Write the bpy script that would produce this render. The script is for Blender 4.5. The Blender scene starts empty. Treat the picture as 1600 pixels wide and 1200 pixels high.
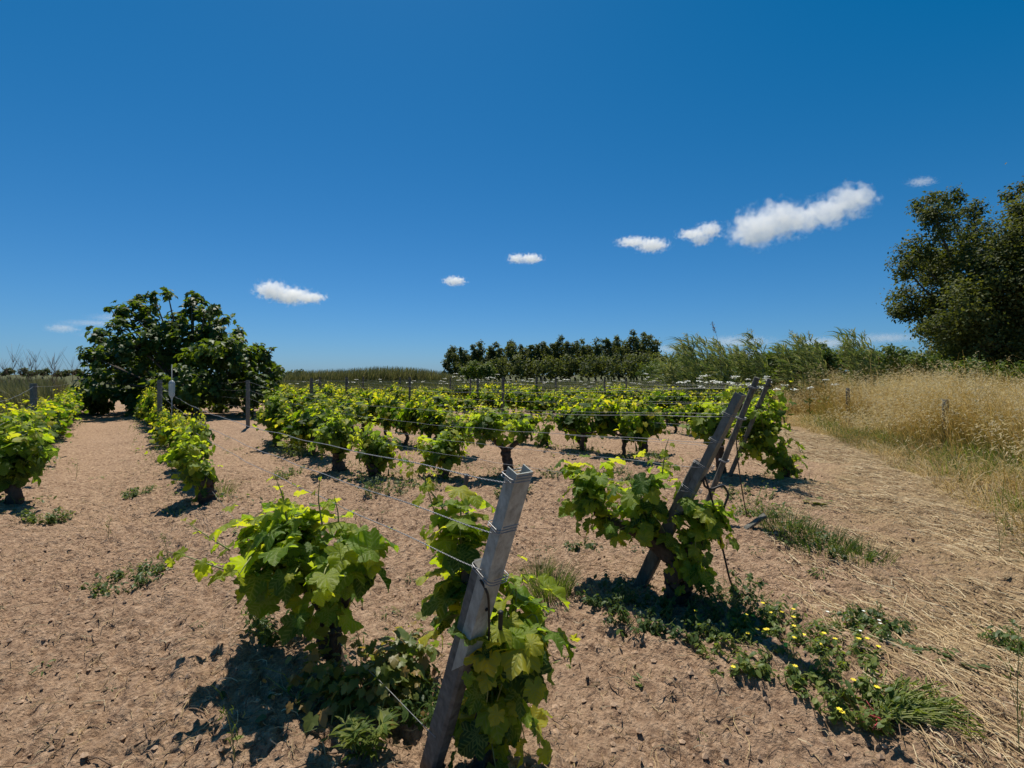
import bpy, math, random
import numpy as np
from mathutils import Vector
R = np.random.RandomState(7)
random.seed(7)
S = bpy.context.scene
COL = S.collection
# ------------------------------------------------------------------ camera, light, exposure
F, H, HY = 760.0, 1.5, 585.0           # focal length (photo px), eye height, horizon row
cam = bpy.data.cameras.new('camera'); co = bpy.data.objects.new('camera', cam); COL.objects.link(co)
cam.sensor_width = 36; cam.lens = 36 * F / 1600; cam.clip_start = 0.05; cam.clip_end = 20000
cam.shift_y = -(600 - HY) / 1600
co.location = (0, 0, H); co.rotation_euler = (math.radians(90), 0, 0); S.camera = co
SUN_EL, SUN_AZ = 65.0, -17.0            # degrees; azimuth clockwise from straight ahead
W = bpy.data.worlds.new('World'); S.world = W; W.use_nodes = True
nt = W.node_tree; nt.nodes.clear()
sky = nt.nodes.new('ShaderNodeTexSky'); sky.sky_type = 'NISHITA'; sky.sun_disc = False
sky.sun_elevation = math.radians(SUN_EL); sky.sun_rotation = math.radians(SUN_AZ)
sky.air_density = 1.0; sky.dust_density = 0.25; sky.ozone_density = 6; sky.altitude = 0
# grade of the sky's own colour: deeper blue, as the camera recorded it
def _m(op, a, b):
    o = nt.nodes.new('ShaderNodeMath'); o.operation = op
    for i_, q in enumerate((a, b)):
        if isinstance(q, (int, float)): o.inputs[i_].default_value = q
        else: nt.links.new(q, o.inputs[i_])
    return o.outputs[0]
sp_ = nt.nodes.new('ShaderNodeSeparateColor'); hs = nt.nodes.new('ShaderNodeCombineColor'); nt.links.new(sky.outputs[0], sp_.inputs[0])
nt.links.new(_m('MAXIMUM', _m('MULTIPLY', _m('SUBTRACT', sp_.outputs[0], 1.18), .66), .05), hs.inputs[0])
nt.links.new(_m('MULTIPLY', sp_.outputs[1], .90), hs.inputs[1])
nt.links.new(_m('ADD', _m('MULTIPLY', sp_.outputs[2], 1.05), _m('MULTIPLY', sp_.outputs[1], .32)), hs.inputs[2])
bg = nt.nodes.new('ShaderNodeBackground'); bg.inputs['Strength'].default_value = 0.057
wo = nt.nodes.new('ShaderNodeOutputWorld')
nt.links.new(hs.outputs[0], bg.inputs['Color']); nt.links.new(bg.outputs[0], wo.inputs[0])
sl = bpy.data.lights.new('sun', 'SUN'); sl.energy = 5.0; sl.angle = math.radians(0.5); sl.color = (1, 0.93, 0.82)
so = bpy.data.objects.new('sun', sl); COL.objects.link(so)
so.rotation_euler = (math.radians(-(90 - SUN_EL)), 0, math.radians(-SUN_AZ))
S.view_settings.view_transform = 'Standard'; S.view_settings.look = 'None'
S.view_settings.exposure = 0.22; S.view_settings.gamma = 1; S.view_settings.use_curve_mapping = False
S.render.engine = 'CYCLES'
S.cycles.use_denoising = True; S.cycles.denoiser = 'OPENIMAGEDENOISE'
S.cycles.denoising_input_passes = 'RGB_ALBEDO_NORMAL'
S.cycles.max_bounces = 8; S.cycles.diffuse_bounces = 3; S.cycles.transmission_bounces = 4
S.cycles.volume_bounces = 6; S.cycles.transparent_max_bounces = 8
S.cycles.sample_clamp_indirect = 6

# ------------------------------------------------------------------ helpers
def P(x, y, Y):                         # point at depth Y seen at photo pixel x, y
    return np.array([(x - 800) / F * Y, Y, H - (y - HY) / F * Y])
_T = R.rand(512, 512)
def vn(x, y, s=0):                      # smooth value noise 0..1
    x = np.asarray(x, float) + s * 17.31; y = np.asarray(y, float) + s * 9.77
    xi = np.floor(x).astype(np.int64); yi = np.floor(y).astype(np.int64)
    fx = x - xi; fy = y - yi; fx = fx * fx * (3 - 2 * fx); fy = fy * fy * (3 - 2 * fy)
    a = _T[xi & 511, yi & 511]; b = _T[(xi + 1) & 511, yi & 511]; c = _T[xi & 511, (yi + 1) & 511]; d = _T[(xi + 1) & 511, (yi + 1) & 511]
    return (a * (1 - fx) + b * fx) * (1 - fy) + (c * (1 - fx) + d * fx) * fy
def fb(x, y, s=0, o=3):
    v = 0; a = .5; t = 0
    for k in range(o):
        v = v + a * vn(x * 2 ** k, y * 2 ** k, s + k); t += a; a *= .5
    return v / t
TV = 630.0 / F                          # rows run along x = c - TV*y
DR = np.array([-TV, 1, 0]); DR /= np.linalg.norm(DR)
NR = np.array([DR[1], -DR[0], 0])
ROWC = [-1.3, 1.14, 3.66, 6.25, 8.9, 11.5, 14.1, 16.7, 19.3, 21.9, 24.5, 27.1]
def gh0(x, y):                          # broad shape of the soil
    x = np.asarray(x, float); y = np.asarray(y, float)
    c = x + TV * y
    near = np.exp(-np.maximum(0, np.hypot(x, y) - 14) / 10)
    h = 0.045 * np.cos((c - 1.14) / 2.55 * 2 * np.pi) * near
    h = h + (fb(x * .45, y * .45, 3) - .5) * .16 * near
    h = h + (fb(x * 1.7, y * 1.7, 5) - .5) * .10 * near
    return h
def gh(x, y):
    x = np.asarray(x, float); y = np.asarray(y, float)
    near = np.exp(-np.maximum(0, np.hypot(x, y) - 6) / 7)
    c = x + TV * y; u = -x * .638 + y * .77                     # soil drawn out along the rows
    h = gh0(x, y)
    h = h + (fb(c * 4.5, u * .9, 71, 2) - .5) * .045 * near
    a = fb(c * 6.5, u * 4.2, 11, 3); h = h + (a - .5) * .075 * near
    b = vn(c * 24, u * 15, 21); h = h - .030 * near * np.clip((b - .58) * 2.6, 0, 1)
    b2 = vn(c * 36, u * 28, 31); h = h + .020 * near * np.clip((b2 - .52) * 2.5, 0, 1)
    h = h + .010 * near * (vn(c * 70, u * 55, 41) - .5) + .012 * near * (vn(c * 15, u * 11, 47) - .5)
    return h
def G3(x, y): return np.array([x, y, float(gh0(x, y))])
def foot(px, py):                       # ground point under a photo pixel
    Y = H * F / (py - HY); return G3((px - 800) / F * Y, Y)

class MB:
    def __init__(s): s.v = []; s.f = {}; s.n = 0; s.t = []; s.uv = []
    def add(s, v, faces, tint=0.5, uv=None):
        v = np.asarray(v, float).reshape(-1, 3)
        for f in (faces if isinstance(faces, list) else [faces]):
            f = np.asarray(f, np.int64)
            if len(f): s.f.setdefault(f.shape[1], []).append(f + s.n)
        s.v.append(v); s.n += len(v)
        s.t.append(np.broadcast_to(np.asarray(tint, float), (len(v),)))
        s.uv.append(np.zeros((len(v), 3)) if uv is None else uv)
        return s
    def build(s, name, mat, parent=None, smooth=True, loc=None):
        v = np.concatenate(s.v) if s.v else np.zeros((0, 3))
        if loc is not None: v = v - np.asarray(loc)
        me = bpy.data.meshes.new(name); me.vertices.add(len(v)); me.vertices.foreach_set('co', v.astype(np.float32).ravel())
        idx = []; st = []; pos = 0
        for k, fl in s.f.items():
            f = np.concatenate(fl); idx.append(f.ravel()); st.append(pos + np.arange(len(f)) * k); pos += len(f) * k
        idx = np.concatenate(idx); st = np.concatenate(st)
        me.loops.add(len(idx)); me.loops.foreach_set('vertex_index', idx.astype(np.int32))
        me.polygons.add(len(st)); me.polygons.foreach_set('loop_start', st.astype(np.int32))
        me.polygons.foreach_set('use_smooth', np.full(len(st), smooth))
        me.update(calc_edges=True)
        a = me.attributes.new('tint', 'FLOAT', 'POINT'); a.data.foreach_set('value', np.concatenate(s.t).astype(np.float32))
        a = me.attributes.new('luv', 'FLOAT_VECTOR', 'POINT'); a.data.foreach_set('vector', np.concatenate(s.uv).astype(np.float32).ravel())
        me.materials.append(mat)
        o = bpy.data.objects.new(name, me); COL.objects.link(o)
        if parent is not None: o.parent = parent
        elif loc is not None: o.location = tuple(loc)
        return o
def tag(o, label=None, cat=None, group=None, kind=None):
    if label: o['label'] = label
    if cat: o['category'] = cat
    if group: o['group'] = group
    if kind: o['kind'] = kind
    return o
def empty(name, loc, label, cat, group=None, rz=0):
    o = bpy.data.objects.new(name, None); COL.objects.link(o); o.empty_display_size = .1
    o.location = tuple(float(q) for q in loc); o.rotation_euler = (0, 0, rz)
    return tag(o, label, cat, group)
def par(o, e): o.parent = e; o.location = (0, 0, 0)
def nrm(a): return a / np.maximum(np.linalg.norm(a, axis=-1, keepdims=True), 1e-9)
def tube(mb, pts, rad, n=6, rough=0, tint=.5, cap=True, seed=0, sq=None):
    pts = np.asarray(pts, float); m = len(pts); rad = np.broadcast_to(np.asarray(rad, float), (m,))
    t = nrm(np.gradient(pts, axis=0)); up = np.array([0, 0, 1.]) if abs(t[0, 2]) < .9 else np.array([1., 0, 0])
    a = nrm(np.cross(t, up)); b = np.cross(t, a)
    for i in range(1, m):               # keep the frame from flipping
        if np.dot(a[i], a[i - 1]) < 0: a[i] = -a[i]; b[i] = -b[i]
    th = np.arange(n) / n * 2 * np.pi
    r = rad[:, None] * np.ones((m, n))
    if rough:
        ii = np.arange(m)[:, None]
        r = r * (1 + rough * (2 * vn(np.cos(th)[None] * 1.6 + ii * .45 + seed, np.sin(th)[None] * 1.6 + ii * .13, 1) - 1) + rough * .7 * (2 * vn(th[None] * 2.2 + 0 * ii, ii * .25 + seed, 4) - 1))
    v = pts[:, None] + r[..., None] * (np.cos(th)[None, :, None] * a[:, None] + np.sin(th)[None, :, None] * b[:, None])
    i = np.arange(m - 1)[:, None] * n; j = np.arange(n)[None]; k = (j + 1) % n
    q = np.stack([i + j, i + k, i + n + k, i + n + j], -1).reshape(-1, 4)
    fs = [q]
    if cap and n <= 16: fs += [np.arange(n)[None, ::-1], (np.arange(n) + (m - 1) * n)[None]]
    uv = np.stack(np.broadcast_arrays(th[None] / 6.28 * np.ones((m, 1)), np.concatenate([[0], np.cumsum(np.linalg.norm(np.diff(pts, axis=0), axis=1))])[:, None], 0), -1).reshape(-1, 3)
    mb.add(v, fs, tint, uv)
def bez(a, b, c, n):
    t = np.linspace(0, 1, n)[:, None]; return (1 - t) ** 2 * a + 2 * t * (1 - t) * b + t * t * c
def place(mb, T, Fc, pos, nor, tip, size, tint, uv=None):
    pos = np.asarray(pos); N = len(pos)
    if not N: return
    z = nrm(nor); y = nrm(tip - (tip * z).sum(1, keepdims=True) * z); x = np.cross(y, z)
    V = len(T); s = np.asarray(size)[:, None, None]
    v = pos[:, None] + s * (T[None, :, 0:1] * x[:, None] + T[None, :, 1:2] * y[:, None] + T[None, :, 2:3] * z[:, None])
    off = (np.arange(N) * V)[:, None, None]
    fs = [(f[None] + off).reshape(-1, f.shape[1]) for f in Fc]
    mb.add(v.reshape(-1, 3), fs, np.repeat(np.asarray(tint), V), None if uv is None else np.tile(uv, (N, 1)))
def rdir(n): return nrm(R.normal(size=(n, 3)))

# leaf shapes -------------------------------------------------------
HALF = [(0, .0), (.06, -.12), (.16, -.26), (.30, -.30), (.42, -.22), (.50, -.06), (.46, .06), (.58, .10), (.68, .24), (.70, .38), (.56, .42), (.42, .44), (.45, .58), (.38, .72), (.26, .80), (.14, .92), (0, 1.02)]
def outline(lod):
    h = HALF if lod > 1 else [HALF[i] for i in ((0, 2, 4, 6, 9, 11, 13, 16) if lod == 1 else (0, 3, 8, 16))]
    h = np.array(h, float)
    if lod > 1:                         # serrated edge
        o = []
        for i in range(len(h) - 1):
            a, b = h[i], h[i + 1]; o.append(a)
            if i > 1:
                m = (a + b) / 2; c = np.array([0, .22]); o.append(m + (m - c) * .10)
        o.append(h[-1]); h = np.array(o)
        h[3::2] = h[3::2] * .97 + np.array([0, .22]) * .03
    l = h[1:-1][::-1] * np.array([-1, 1])
    return np.concatenate([h, l])
def leaf(lod, fold, droop, rip, seed=0, ol=None):
    o = outline(lod) if ol is None else ol; n = len(o); c = np.array([[0, .2]])
    if lod > 1:
        v = np.concatenate([o, c + (o - c) * .52, c]); j = np.arange(n); k = (j + 1) % n
        f = [np.stack([j, k, n + k, n + j], 1), np.stack([n + j, n + k, np.full(n, 2 * n)], 1)]
    else:
        v = np.concatenate([o, c]); j = np.arange(n); k = (j + 1) % n; f = [np.stack([j, k, np.full(n, n)], 1)]
    x, y = v[:, 0], v[:, 1]; r = np.hypot(x, y - .2); th = np.arctan2(y - .2, x)
    z = fold * np.abs(x) - droop * (r ** 2) * (.6 + .8 * (y > 0)) + rip * r ** 2 * np.sin(5 * th + seed) + rip * .6 * r ** 2 * np.sin(9 * th + 2 * seed) 
    return np.stack([x, y, z], 1), f, np.stack([x, y, 0 * x], 1)
GRAPE = {k: [leaf(k, .25, .28, .16, 1), leaf(k, .05, .45, .20, 2), leaf(k, .45, .15, .14, 3), leaf(k, -.2, .25, .22, 4)] for k in (0, 1, 2)}
DIA = (np.array([[0, 0, 0], [.28, .45, .06], [0, 1, -.08], [-.28, .45, .06]]), [np.array([[0, 1, 2], [0, 2, 3]])], None)
LAN = (np.array([[0, 0, 0], [.10, .35, .05], [.07, .7, .02], [0, 1, -.12], [-.07, .7, .02], [-.10, .35, .05], [0, .5, 0]]), [np.array([[0, 1, 6], [1, 2, 6], [2, 3, 6], [3, 4, 6], [4, 5, 6], [5, 0, 6]])], None)
OVL = (np.array([[0, 0, 0], [.2, .2, .03], [.3, .5, .02], [.2, .82, -.04], [0, 1, -.12], [-.2, .82, -.04], [-.3, .5, .02], [-.2, .2, .03], [0, .5, -.03]]), [np.array([[i, (i + 1) % 8, 8] for i in range(8)])], None)
def leaves(mb, T, pos, nor, tip, size, tint):
    if isinstance(T, tuple): return place(mb, T[0], T[1], pos, nor, tip, size, tint, T[2])
    w = R.randint(len(T), size=len(pos))
    for i, (v, f, uv) in enumerate(T):
        m = w == i; place(mb, v, f, pos[m], nor[m], tip[m], size[m], tint[m], uv)
def blades(mb, base, height, width, lean, tint, seg=3, curve=.35, tg=0):
    """grass: tapered bent strips, N at once"""
    N = len(base); az = R.rand(N) * 6.28; side = np.stack([np.cos(az), np.sin(az), 0 * az], 1)
    t = np.linspace(0, 1, seg + 1)
    d = lean; ctr = base[:, None] + t[None, :, None] * np.array([0, 0, 1.]) * height[:, None, None] + (t ** 1.8)[None, :, None] * d[:, None] * height[:, None, None]
    ctr[..., 2] -= (t ** 3)[None] * curve * np.linalg.norm(d, axis=1)[:, None] * height[:, None]
    w = (width[:, None] * (1 - .85 * t ** 1.5)[None])[..., None] * .5 * side[:, None]
    v = np.stack([ctr - w, ctr + w], 2).reshape(N, -1, 3); V = 2 * (seg + 1)
    f = np.array([[2 * i, 2 * i + 1, 2 * i + 3, 2 * i + 2] for i in range(seg)])
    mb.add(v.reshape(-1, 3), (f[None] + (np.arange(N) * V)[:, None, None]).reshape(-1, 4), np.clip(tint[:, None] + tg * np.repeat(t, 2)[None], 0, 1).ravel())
    return ctr[:, -1]

# ------------------------------------------------------------------ materials
def mat(name):
    m = bpy.data.materials.new(name); m.use_nodes = True; n = m.node_tree; n.nodes.clear()
    return m, n, n.nodes.new('ShaderNodeOutputMaterial')
def N(n, t, **k):
    o = n.nodes.new('ShaderNode' + t)
    for a, b in k.items():
        if a[0] == '_': setattr(o, a[1:], b)
        else: o.inputs[a.replace('__', ' ')].default_value = b
    return o
def ramp(n, src, stops):
    r = N(n, 'ValToRGB'); e = r.color_ramp.elements
    while len(e) < len(stops): e.new(.5)
    for el, (p, c) in zip(e, stops): el.position = p; el.color = (*c, 1)
    n.links.new(src, r.inputs[0]); return r.outputs[0]
def math_(n, op, a, b=None, c=None, clamp=False):
    o = n.nodes.new('ShaderNodeMath'); o.operation = op; o.use_clamp = clamp
    for i, q in enumerate((a, b, c)):
        if q is None: continue
        if isinstance(q, (int, float)): o.inputs[i].default_value = q
        else: n.links.new(q, o.inputs[i])
    return o.outputs[0]
def mixc(n, fac, a, b, mode='MIX'):
    o = n.nodes.new('ShaderNodeMix'); o.data_type = 'RGBA'; o.blend_type = mode
    for i, q in ((0, fac), (6, a), (7, b)):
        if isinstance(q, (int, float)): o.inputs[i].default_value = q
        elif isinstance(q, tuple): o.inputs[i].default_value = (*q, 1)
        else: n.links.new(q, o.inputs[i])
    return o.outputs[2]
def leafmat(name, stops, tstops, trans=.45, rough=.45, veins=False, spec=.4):
    m, n, out = mat(name); at = N(n, 'Attribute', _attribute_name='tint')
    col = ramp(n, at.outputs['Fac'], stops); tc = ramp(n, at.outputs['Fac'], tstops)
    p = N(n, 'BsdfPrincipled', Roughness=rough); p.inputs['Specular IOR Level'].default_value = spec
    tr = N(n, 'BsdfTranslucent'); mx = N(n, 'MixShader', Fac=trans)
    no = N(n, 'TexNoise', Scale=45.0); g = N(n, 'NewGeometry'); n.links.new(g.outputs['Position'], no.inputs['Vector'])
    bu = N(n, 'Bump', Strength=.35, Distance=.006)
    hgt = no.outputs[0]
    if veins:
        uv = N(n, 'Attribute', _attribute_name='luv'); sp = N(n, 'SeparateXYZ'); n.links.new(uv.outputs['Vector'], sp.inputs[0])
        X, Y = sp.outputs[0], sp.outputs[1]; best = None
        for a in (0, 52, -52, 108, -108):
            c, s = math.cos(math.radians(a)), math.sin(math.radians(a))
            d = math_(n, 'ABSOLUTE', math_(n, 'SUBTRACT', math_(n, 'MULTIPLY', X, c), math_(n, 'MULTIPLY', Y, s)))
            al = math_(n, 'ADD', math_(n, 'MULTIPLY', X, s), math_(n, 'MULTIPLY', Y, c))
            # side veins: chevrons off the main vein
            q = math_(n, 'ABSOLUTE', math_(n, 'SUBTRACT', math_(n, 'FRACT', math_(n, 'MULTIPLY', math_(n, 'SUBTRACT', al, math_(n, 'MULTIPLY', d, .8)), 6.0)), .5))
            q = math_(n, 'ADD', math_(n, 'MULTIPLY', q, .10), math_(n, 'MULTIPLY', math_(n, 'GREATER_THAN', d, .22), .3))
            d = math_(n, 'MINIMUM', d, q)
            d = math_(n, 'ADD', d, math_(n, 'MULTIPLY', math_(n, 'LESS_THAN', al, 0), 1))
            best = d if best is None else math_(n, 'MINIMUM', best, d)
        mr = N(n, 'MapRange'); mr.inputs[1].default_value = .006; mr.inputs[2].default_value = .024; mr.inputs[3].default_value = 1; mr.inputs[4].default_value = 0
        n.links.new(best, mr.inputs[0]); v = mr.outputs[0]
        col = mixc(n, math_(n, 'MULTIPLY', v, .45), col, (.22, .30, .08))
        tc = mixc(n, math_(n, 'MULTIPLY', v, .5), tc, (.55, .62, .12))
        hgt = math_(n, 'SUBTRACT', no.outputs[0], v)
    n.links.new(hgt, bu.inputs['Height']); n.links.new(bu.outputs[0], p.inputs['Normal'])
    n.links.new(col, p.inputs['Base Color']); n.links.new(tc, tr.inputs['Color'])
    n.links.new(p.outputs[0], mx.inputs[1]); n.links.new(tr.outputs[0], mx.inputs[2]); n.links.new(mx.outputs[0], out.inputs[0])
    return m
def barkmat(name, a, b, scale=18, strength=.8):
    m, n, out = mat(name); tc = N(n, 'TexCoord'); mp = N(n, 'Mapping'); mp.inputs['Scale'].default_value = (1, 1, .18)
    n.links.new(tc.outputs['Object'], mp.inputs[0]); no = N(n, 'TexNoise', Scale=float(scale), Detail=8.0, Roughness=.65); n.links.new(mp.outputs[0], no.inputs[0])
    col = ramp(n, no.outputs[0], [(.32, a), (.68, b)]); p = N(n, 'BsdfPrincipled', Roughness=.9); bu = N(n, 'Bump', Strength=strength, Distance=.02)
    n.links.new(no.outputs[0], bu.inputs['Height']); n.links.new(bu.outputs[0], p.inputs['Normal']); n.links.new(col, p.inputs['Base Color']); n.links.new(p.outputs[0], out.inputs[0])
    return m
def plain(name, c, rough=.6, metal=0, var=.25, scale=30, bump=.2):
    m, n, out = mat(name); tc = N(n, 'TexCoord'); no = N(n, 'TexNoise', Scale=float(scale), Detail=6.0); n.links.new(tc.outputs['Object'], no.inputs[0])
    col = ramp(n, no.outputs[0], [(.3, tuple(q * (1 - var) for q in c)), (.7, tuple(min(1, q * (1 + var)) for q in c))])
    p = N(n, 'BsdfPrincipled', Roughness=rough, Metallic=metal); bu = N(n, 'Bump', Strength=bump, Distance=.004)
    n.links.new(no.outputs[0], bu.inputs['Height']); n.links.new(bu.outputs[0], p.inputs['Normal']); n.links.new(col, p.inputs['Base Color']); n.links.new(p.outputs[0], out.inputs[0])
    return m
M = {}
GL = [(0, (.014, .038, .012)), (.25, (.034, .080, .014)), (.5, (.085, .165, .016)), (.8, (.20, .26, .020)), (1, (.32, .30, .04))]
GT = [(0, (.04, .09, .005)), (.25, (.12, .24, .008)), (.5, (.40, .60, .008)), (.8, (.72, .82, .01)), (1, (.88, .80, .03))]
M['vine'] = leafmat('vine_leaf', GL, GT, .5, .5, veins=True, spec=.25)
M['vinefar'] = leafmat('vine_leaf_far', GL, GT, .5, .6, spec=.2)
M['fig'] = leafmat('fig_leaf', [(0, (.018, .042, .015)), (1, (.09, .145, .028))], [(0, (.04, .10, .008)), (1, (.34, .46, .015))], .34, .5, spec=.28)
M['tree'] = leafmat('tree_leaf', [(0, (.035, .050, .018)), (.6, (.085, .105, .030)), (1, (.17, .16, .05))], [(0, (.06, .09, .012)), (1, (.34, .36, .03))], .32, .6, spec=.15)
M['row'] = leafmat('poplar_leaf', [(0, (.045, .060, .024)), (1, (.145, .17, .055))], [(0, (.08, .12, .02)), (1, (.34, .36, .05))], .34, .6, spec=.15)
M['shrub'] = leafmat('shrub_leaf', [(0, (.045, .085, .02)), (1, (.17, .22, .04))], [(0, (.05, .10, .012)), (1, (.32, .40, .02))], .33, .55, spec=.2)
M['weed'] = leafmat('weed_leaf', [(0, (.030, .060, .018)), (.6, (.08, .13, .028)), (1, (.20, .22, .05))], [(0, (.06, .13, .02)), (1, (.42, .52, .03))], .35, .5, spec=.3)
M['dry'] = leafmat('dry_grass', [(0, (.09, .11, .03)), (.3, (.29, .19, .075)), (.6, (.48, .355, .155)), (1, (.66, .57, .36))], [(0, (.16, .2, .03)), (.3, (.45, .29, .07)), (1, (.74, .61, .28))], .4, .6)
M['reed'] = leafmat('reed_blade', [(0, (.05, .075, .028)), (.5, (.16, .215, .05)), (1, (.34, .32, .14))], [(0, (.10, .19, .02)), (1, (.42, .40, .12))], .35, .5)
M['oldreed'] = leafmat('olive_reed', [(0, (.05, .06, .028)), (.5, (.125, .125, .058)), (1, (.34, .27, .16))], [(0, (.08, .11, .02)), (.5, (.22, .22, .06)), (1, (.42, .36, .14))], .32, .5)
M['red'] = leafmat('red_leaf', [(0, (.03, .07, .02)), (.5, (.14, .17, .04)), (1, (.30, .14, .05))], [(0, (.16, .3, .02)), (.5, (.42, .48, .04)), (1, (.55, .26, .05))], .4, .45)
M['bark'] = barkmat('vine_bark', (.028, .020, .015), (.11, .078, .055), 26, 1)
M['tbark'] = barkmat('tree_bark', (.05, .04, .03), (.16, .13, .10), 10)
M['cane'] = plain('green_cane', (.20, .22, .06), .6)
M['drycane'] = plain('dry_cane', (.16, .10, .06), .8)
M['wire'] = plain('galvanised_wire', (.27, .27, .27), .45, .6)
M['rope'] = plain('black_rope', (.012, .012, .012), .6)
M['straw'] = leafmat('straw', [(0, (.28, .18, .09)), (.5, (.56, .41, .22)), (1, (.74, .62, .40))], [(0, (.3, .2, .1)), (1, (.6, .5, .3))], .12, .7)
M['yellow'] = plain('yellow_petal', (.80, .62, .02), .6)
M['white'] = plain('white_petal', (.72, .74, .66), .7)
M['redroot'] = plain('red_root', (.42, .06, .07), .6)
M['clod'] = plain('soil_clod', (.40, .275, .18), .95, 0, .3, 60, .6)
def channelmat(kd=1.):
    m, n, out = mat('weathered_metal'); tc = N(n, 'TexCoord'); mp = N(n, 'Mapping'); mp.inputs['Scale'].default_value = (1, 1, .55); n.links.new(tc.outputs['Object'], mp.inputs[0])
    a = N(n, 'TexNoise', Scale=38.0, Detail=9.0, Roughness=.7); n.links.new(mp.outputs[0], a.inputs[0])
    b = N(n, 'TexNoise', Scale=7.0, Detail=5.0); n.links.new(tc.outputs['Object'], b.inputs[0])
    c = ramp(n, a.outputs[0], [(.30, (.16, .16, .155)), (.48, (.34, .34, .335)), (.7, (.50, .51, .52))])
    c = mixc(n, ramp(n, b.outputs[0], [(.45, (0, 0, 0)), (.62, (1, 1, 1))]), c, (.23, .215, .185), 'MIX')
    c2 = mixc(n, .6, c, ramp(n, a.outputs[0], [(.30, (.18, .18, .18)), (.7, (.46, .47, .48))]))
    c2 = mixc(n, 1.0, c2, (kd * .95, kd, kd * .93), 'MULTIPLY'); p = N(n, 'BsdfPrincipled', Roughness=.6, Metallic=.15); bu = N(n, 'Bump', Strength=.35, Distance=.004); n.links.new(a.outputs[0], bu.inputs['Height'])
    n.links.new(bu.outputs[0], p.inputs['Normal']); n.links.new(c2, p.inputs['Base Color']); n.links.new(p.outputs[0], out.inputs[0]); return m
M['metal'] = channelmat(1.1); M['metal2'] = channelmat(.42)
M['concrete'] = plain('rough_concrete', (.12, .115, .10), .95, 0, .4, 35, 1)
M['wood'] = barkmat('grey_wood', (.045, .044, .036), (.15, .148, .125), 30, .7)
def groundmat():
    m, n, out = mat('sandy_soil'); g = N(n, 'NewGeometry'); pos = g.outputs['Position']
    def nz(s, d=4., r=.6):
        o = N(n, 'TexNoise', Scale=float(s), Detail=float(d), Roughness=r); n.links.new(pos, o.inputs['Vector']); return o.outputs[0]
    a = nz(1.3, 5); b = nz(22, 6, .7); c = nz(9, 4)
    col = ramp(n, a, [(.3, (.34, .222, .14)), (.7, (.49, .338, .218))])
    col = mixc(n, .75, col, ramp(n, b, [(.30, (.12, .066, .045)), (.46, (.34, .222, .142)), (.72, (.64, .46, .31))]))
    dk = ramp(n, nz(48, 3, .5), [(.30, (1, 1, 1)), (.38, (0, 0, 0))])
    col = mixc(n, math_(n, 'MULTIPLY', dk, .55), col, (.06, .04, .03))
    dbr = math_(n, 'MULTIPLY', ramp(n, nz(26, 8, .8), [(.50, (0, 0, 0)), (.60, (1, 1, 1))]), ramp(n, nz(1.7, 4), [(.38, (.15, .15, .15)), (.62, (1, 1, 1))]))
    col = mixc(n, math_(n, 'MULTIPLY', dbr, .9), col, (.14, .078, .045))
    # litter-rich, straw coloured verge on the right; green-brown turf far off
    at = N(n, 'Attribute', _attribute_name='tint')
    litter = ramp(n, nz(30, 6, .75), [(.3, (.15, .095, .052)), (.5, (.36, .25, .14)), (.72, (.54, .41, .24))])
    tf = math_(n, 'MULTIPLY', at.outputs['Fac'], 1)
    col = mixc(n, math_(n, 'MULTIPLY', math_(n, 'MINIMUM', tf, 1), .8), col, litter)
    far = math_(n, 'SUBTRACT', tf, 1, clamp=True)
    col = mixc(n, far, col, ramp(n, c, [(.3, (.05, .06, .025)), (.7, (.12, .12, .05))]))
    p = N(n, 'BsdfPrincipled', Roughness=.97); p.inputs['Specular IOR Level'].default_value = .15
    n.links.new(col, p.inputs['Base Color'])
    vo = N(n, 'TexVoronoi', Scale=55.0); n.links.new(pos, vo.inputs['Vector'])
    h = math_(n, 'ADD', math_(n, 'MULTIPLY', nz(40, 8, .7), 1.0), math_(n, 'MULTIPLY', vo.outputs[0], -.35))
    h = math_(n, 'ADD', h, math_(n, 'MULTIPLY', nz(11, 6, .65), 1.6))
    bu = N(n, 'Bump', Strength=1.0, Distance=.03); n.links.new(h, bu.inputs['Height']); n.links.new(bu.outputs[0], p.inputs['Normal'])
    n.links.new(p.outputs[0], out.inputs[0]); return m
M['ground'] = groundmat()

# ------------------------------------------------------------------ ground
def axis(lo_f, hi_f, s0, p, lo, hi):
    core = list(np.arange(lo_f, hi_f, s0)); w = (hi_f - lo_f) / 2
    def ext(end, sgn, lim):
        o = []; d = w; x = end
        while abs(x - end) < lim:
            st = s0 * (d / w) ** p; x += sgn * st; d += st; o.append(x)
        return o
    return np.array(ext(lo_f, -1, lo)[::-1] + core + ext(core[-1], 1, hi))
xs = axis(-3.2, 3.6, .016, 1.55, 2500, 2500); ys = axis(1.2, 6.4, .0155, 1.5, 4, 4500)
ys = ys[ys > -3]
XX, YY = np.meshgrid(xs, ys); ZZ = gh(XX, YY)
def edge_x(Y): return np.interp(Y, [0, 2.2, 3.5, 5.3, 8.4, 12, 17.5, 30], [3.2, 3.6, 4.4, 5.5, 6.9, 8.1, 9.6, 13])     # where the tall dry grass begins
strawx = np.interp(YY, [0, 1.9, 3, 4.6, 6, 9, 14, 20], [1.6, 1.55, 1.9, 2.6, 3.7, 4.7, 6.2, 9])
TT = np.clip((XX - strawx + (fb(XX * 1.5, YY * 1.5, 8) - .5) * 1.6) / .9, 0, 1) * (YY < 40)
TT = np.maximum(TT, np.clip((YY - 25.5 - XX * .0) / 3, 0, 2)); TT = np.maximum(TT, 2 * np.clip((-XX - .85 * YY - 2.2) / 1.5, 0, 1))
nx, ny = len(xs), len(ys); i = np.arange(ny - 1)[:, None] * nx; j = np.arange(nx - 1)[None]
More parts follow.
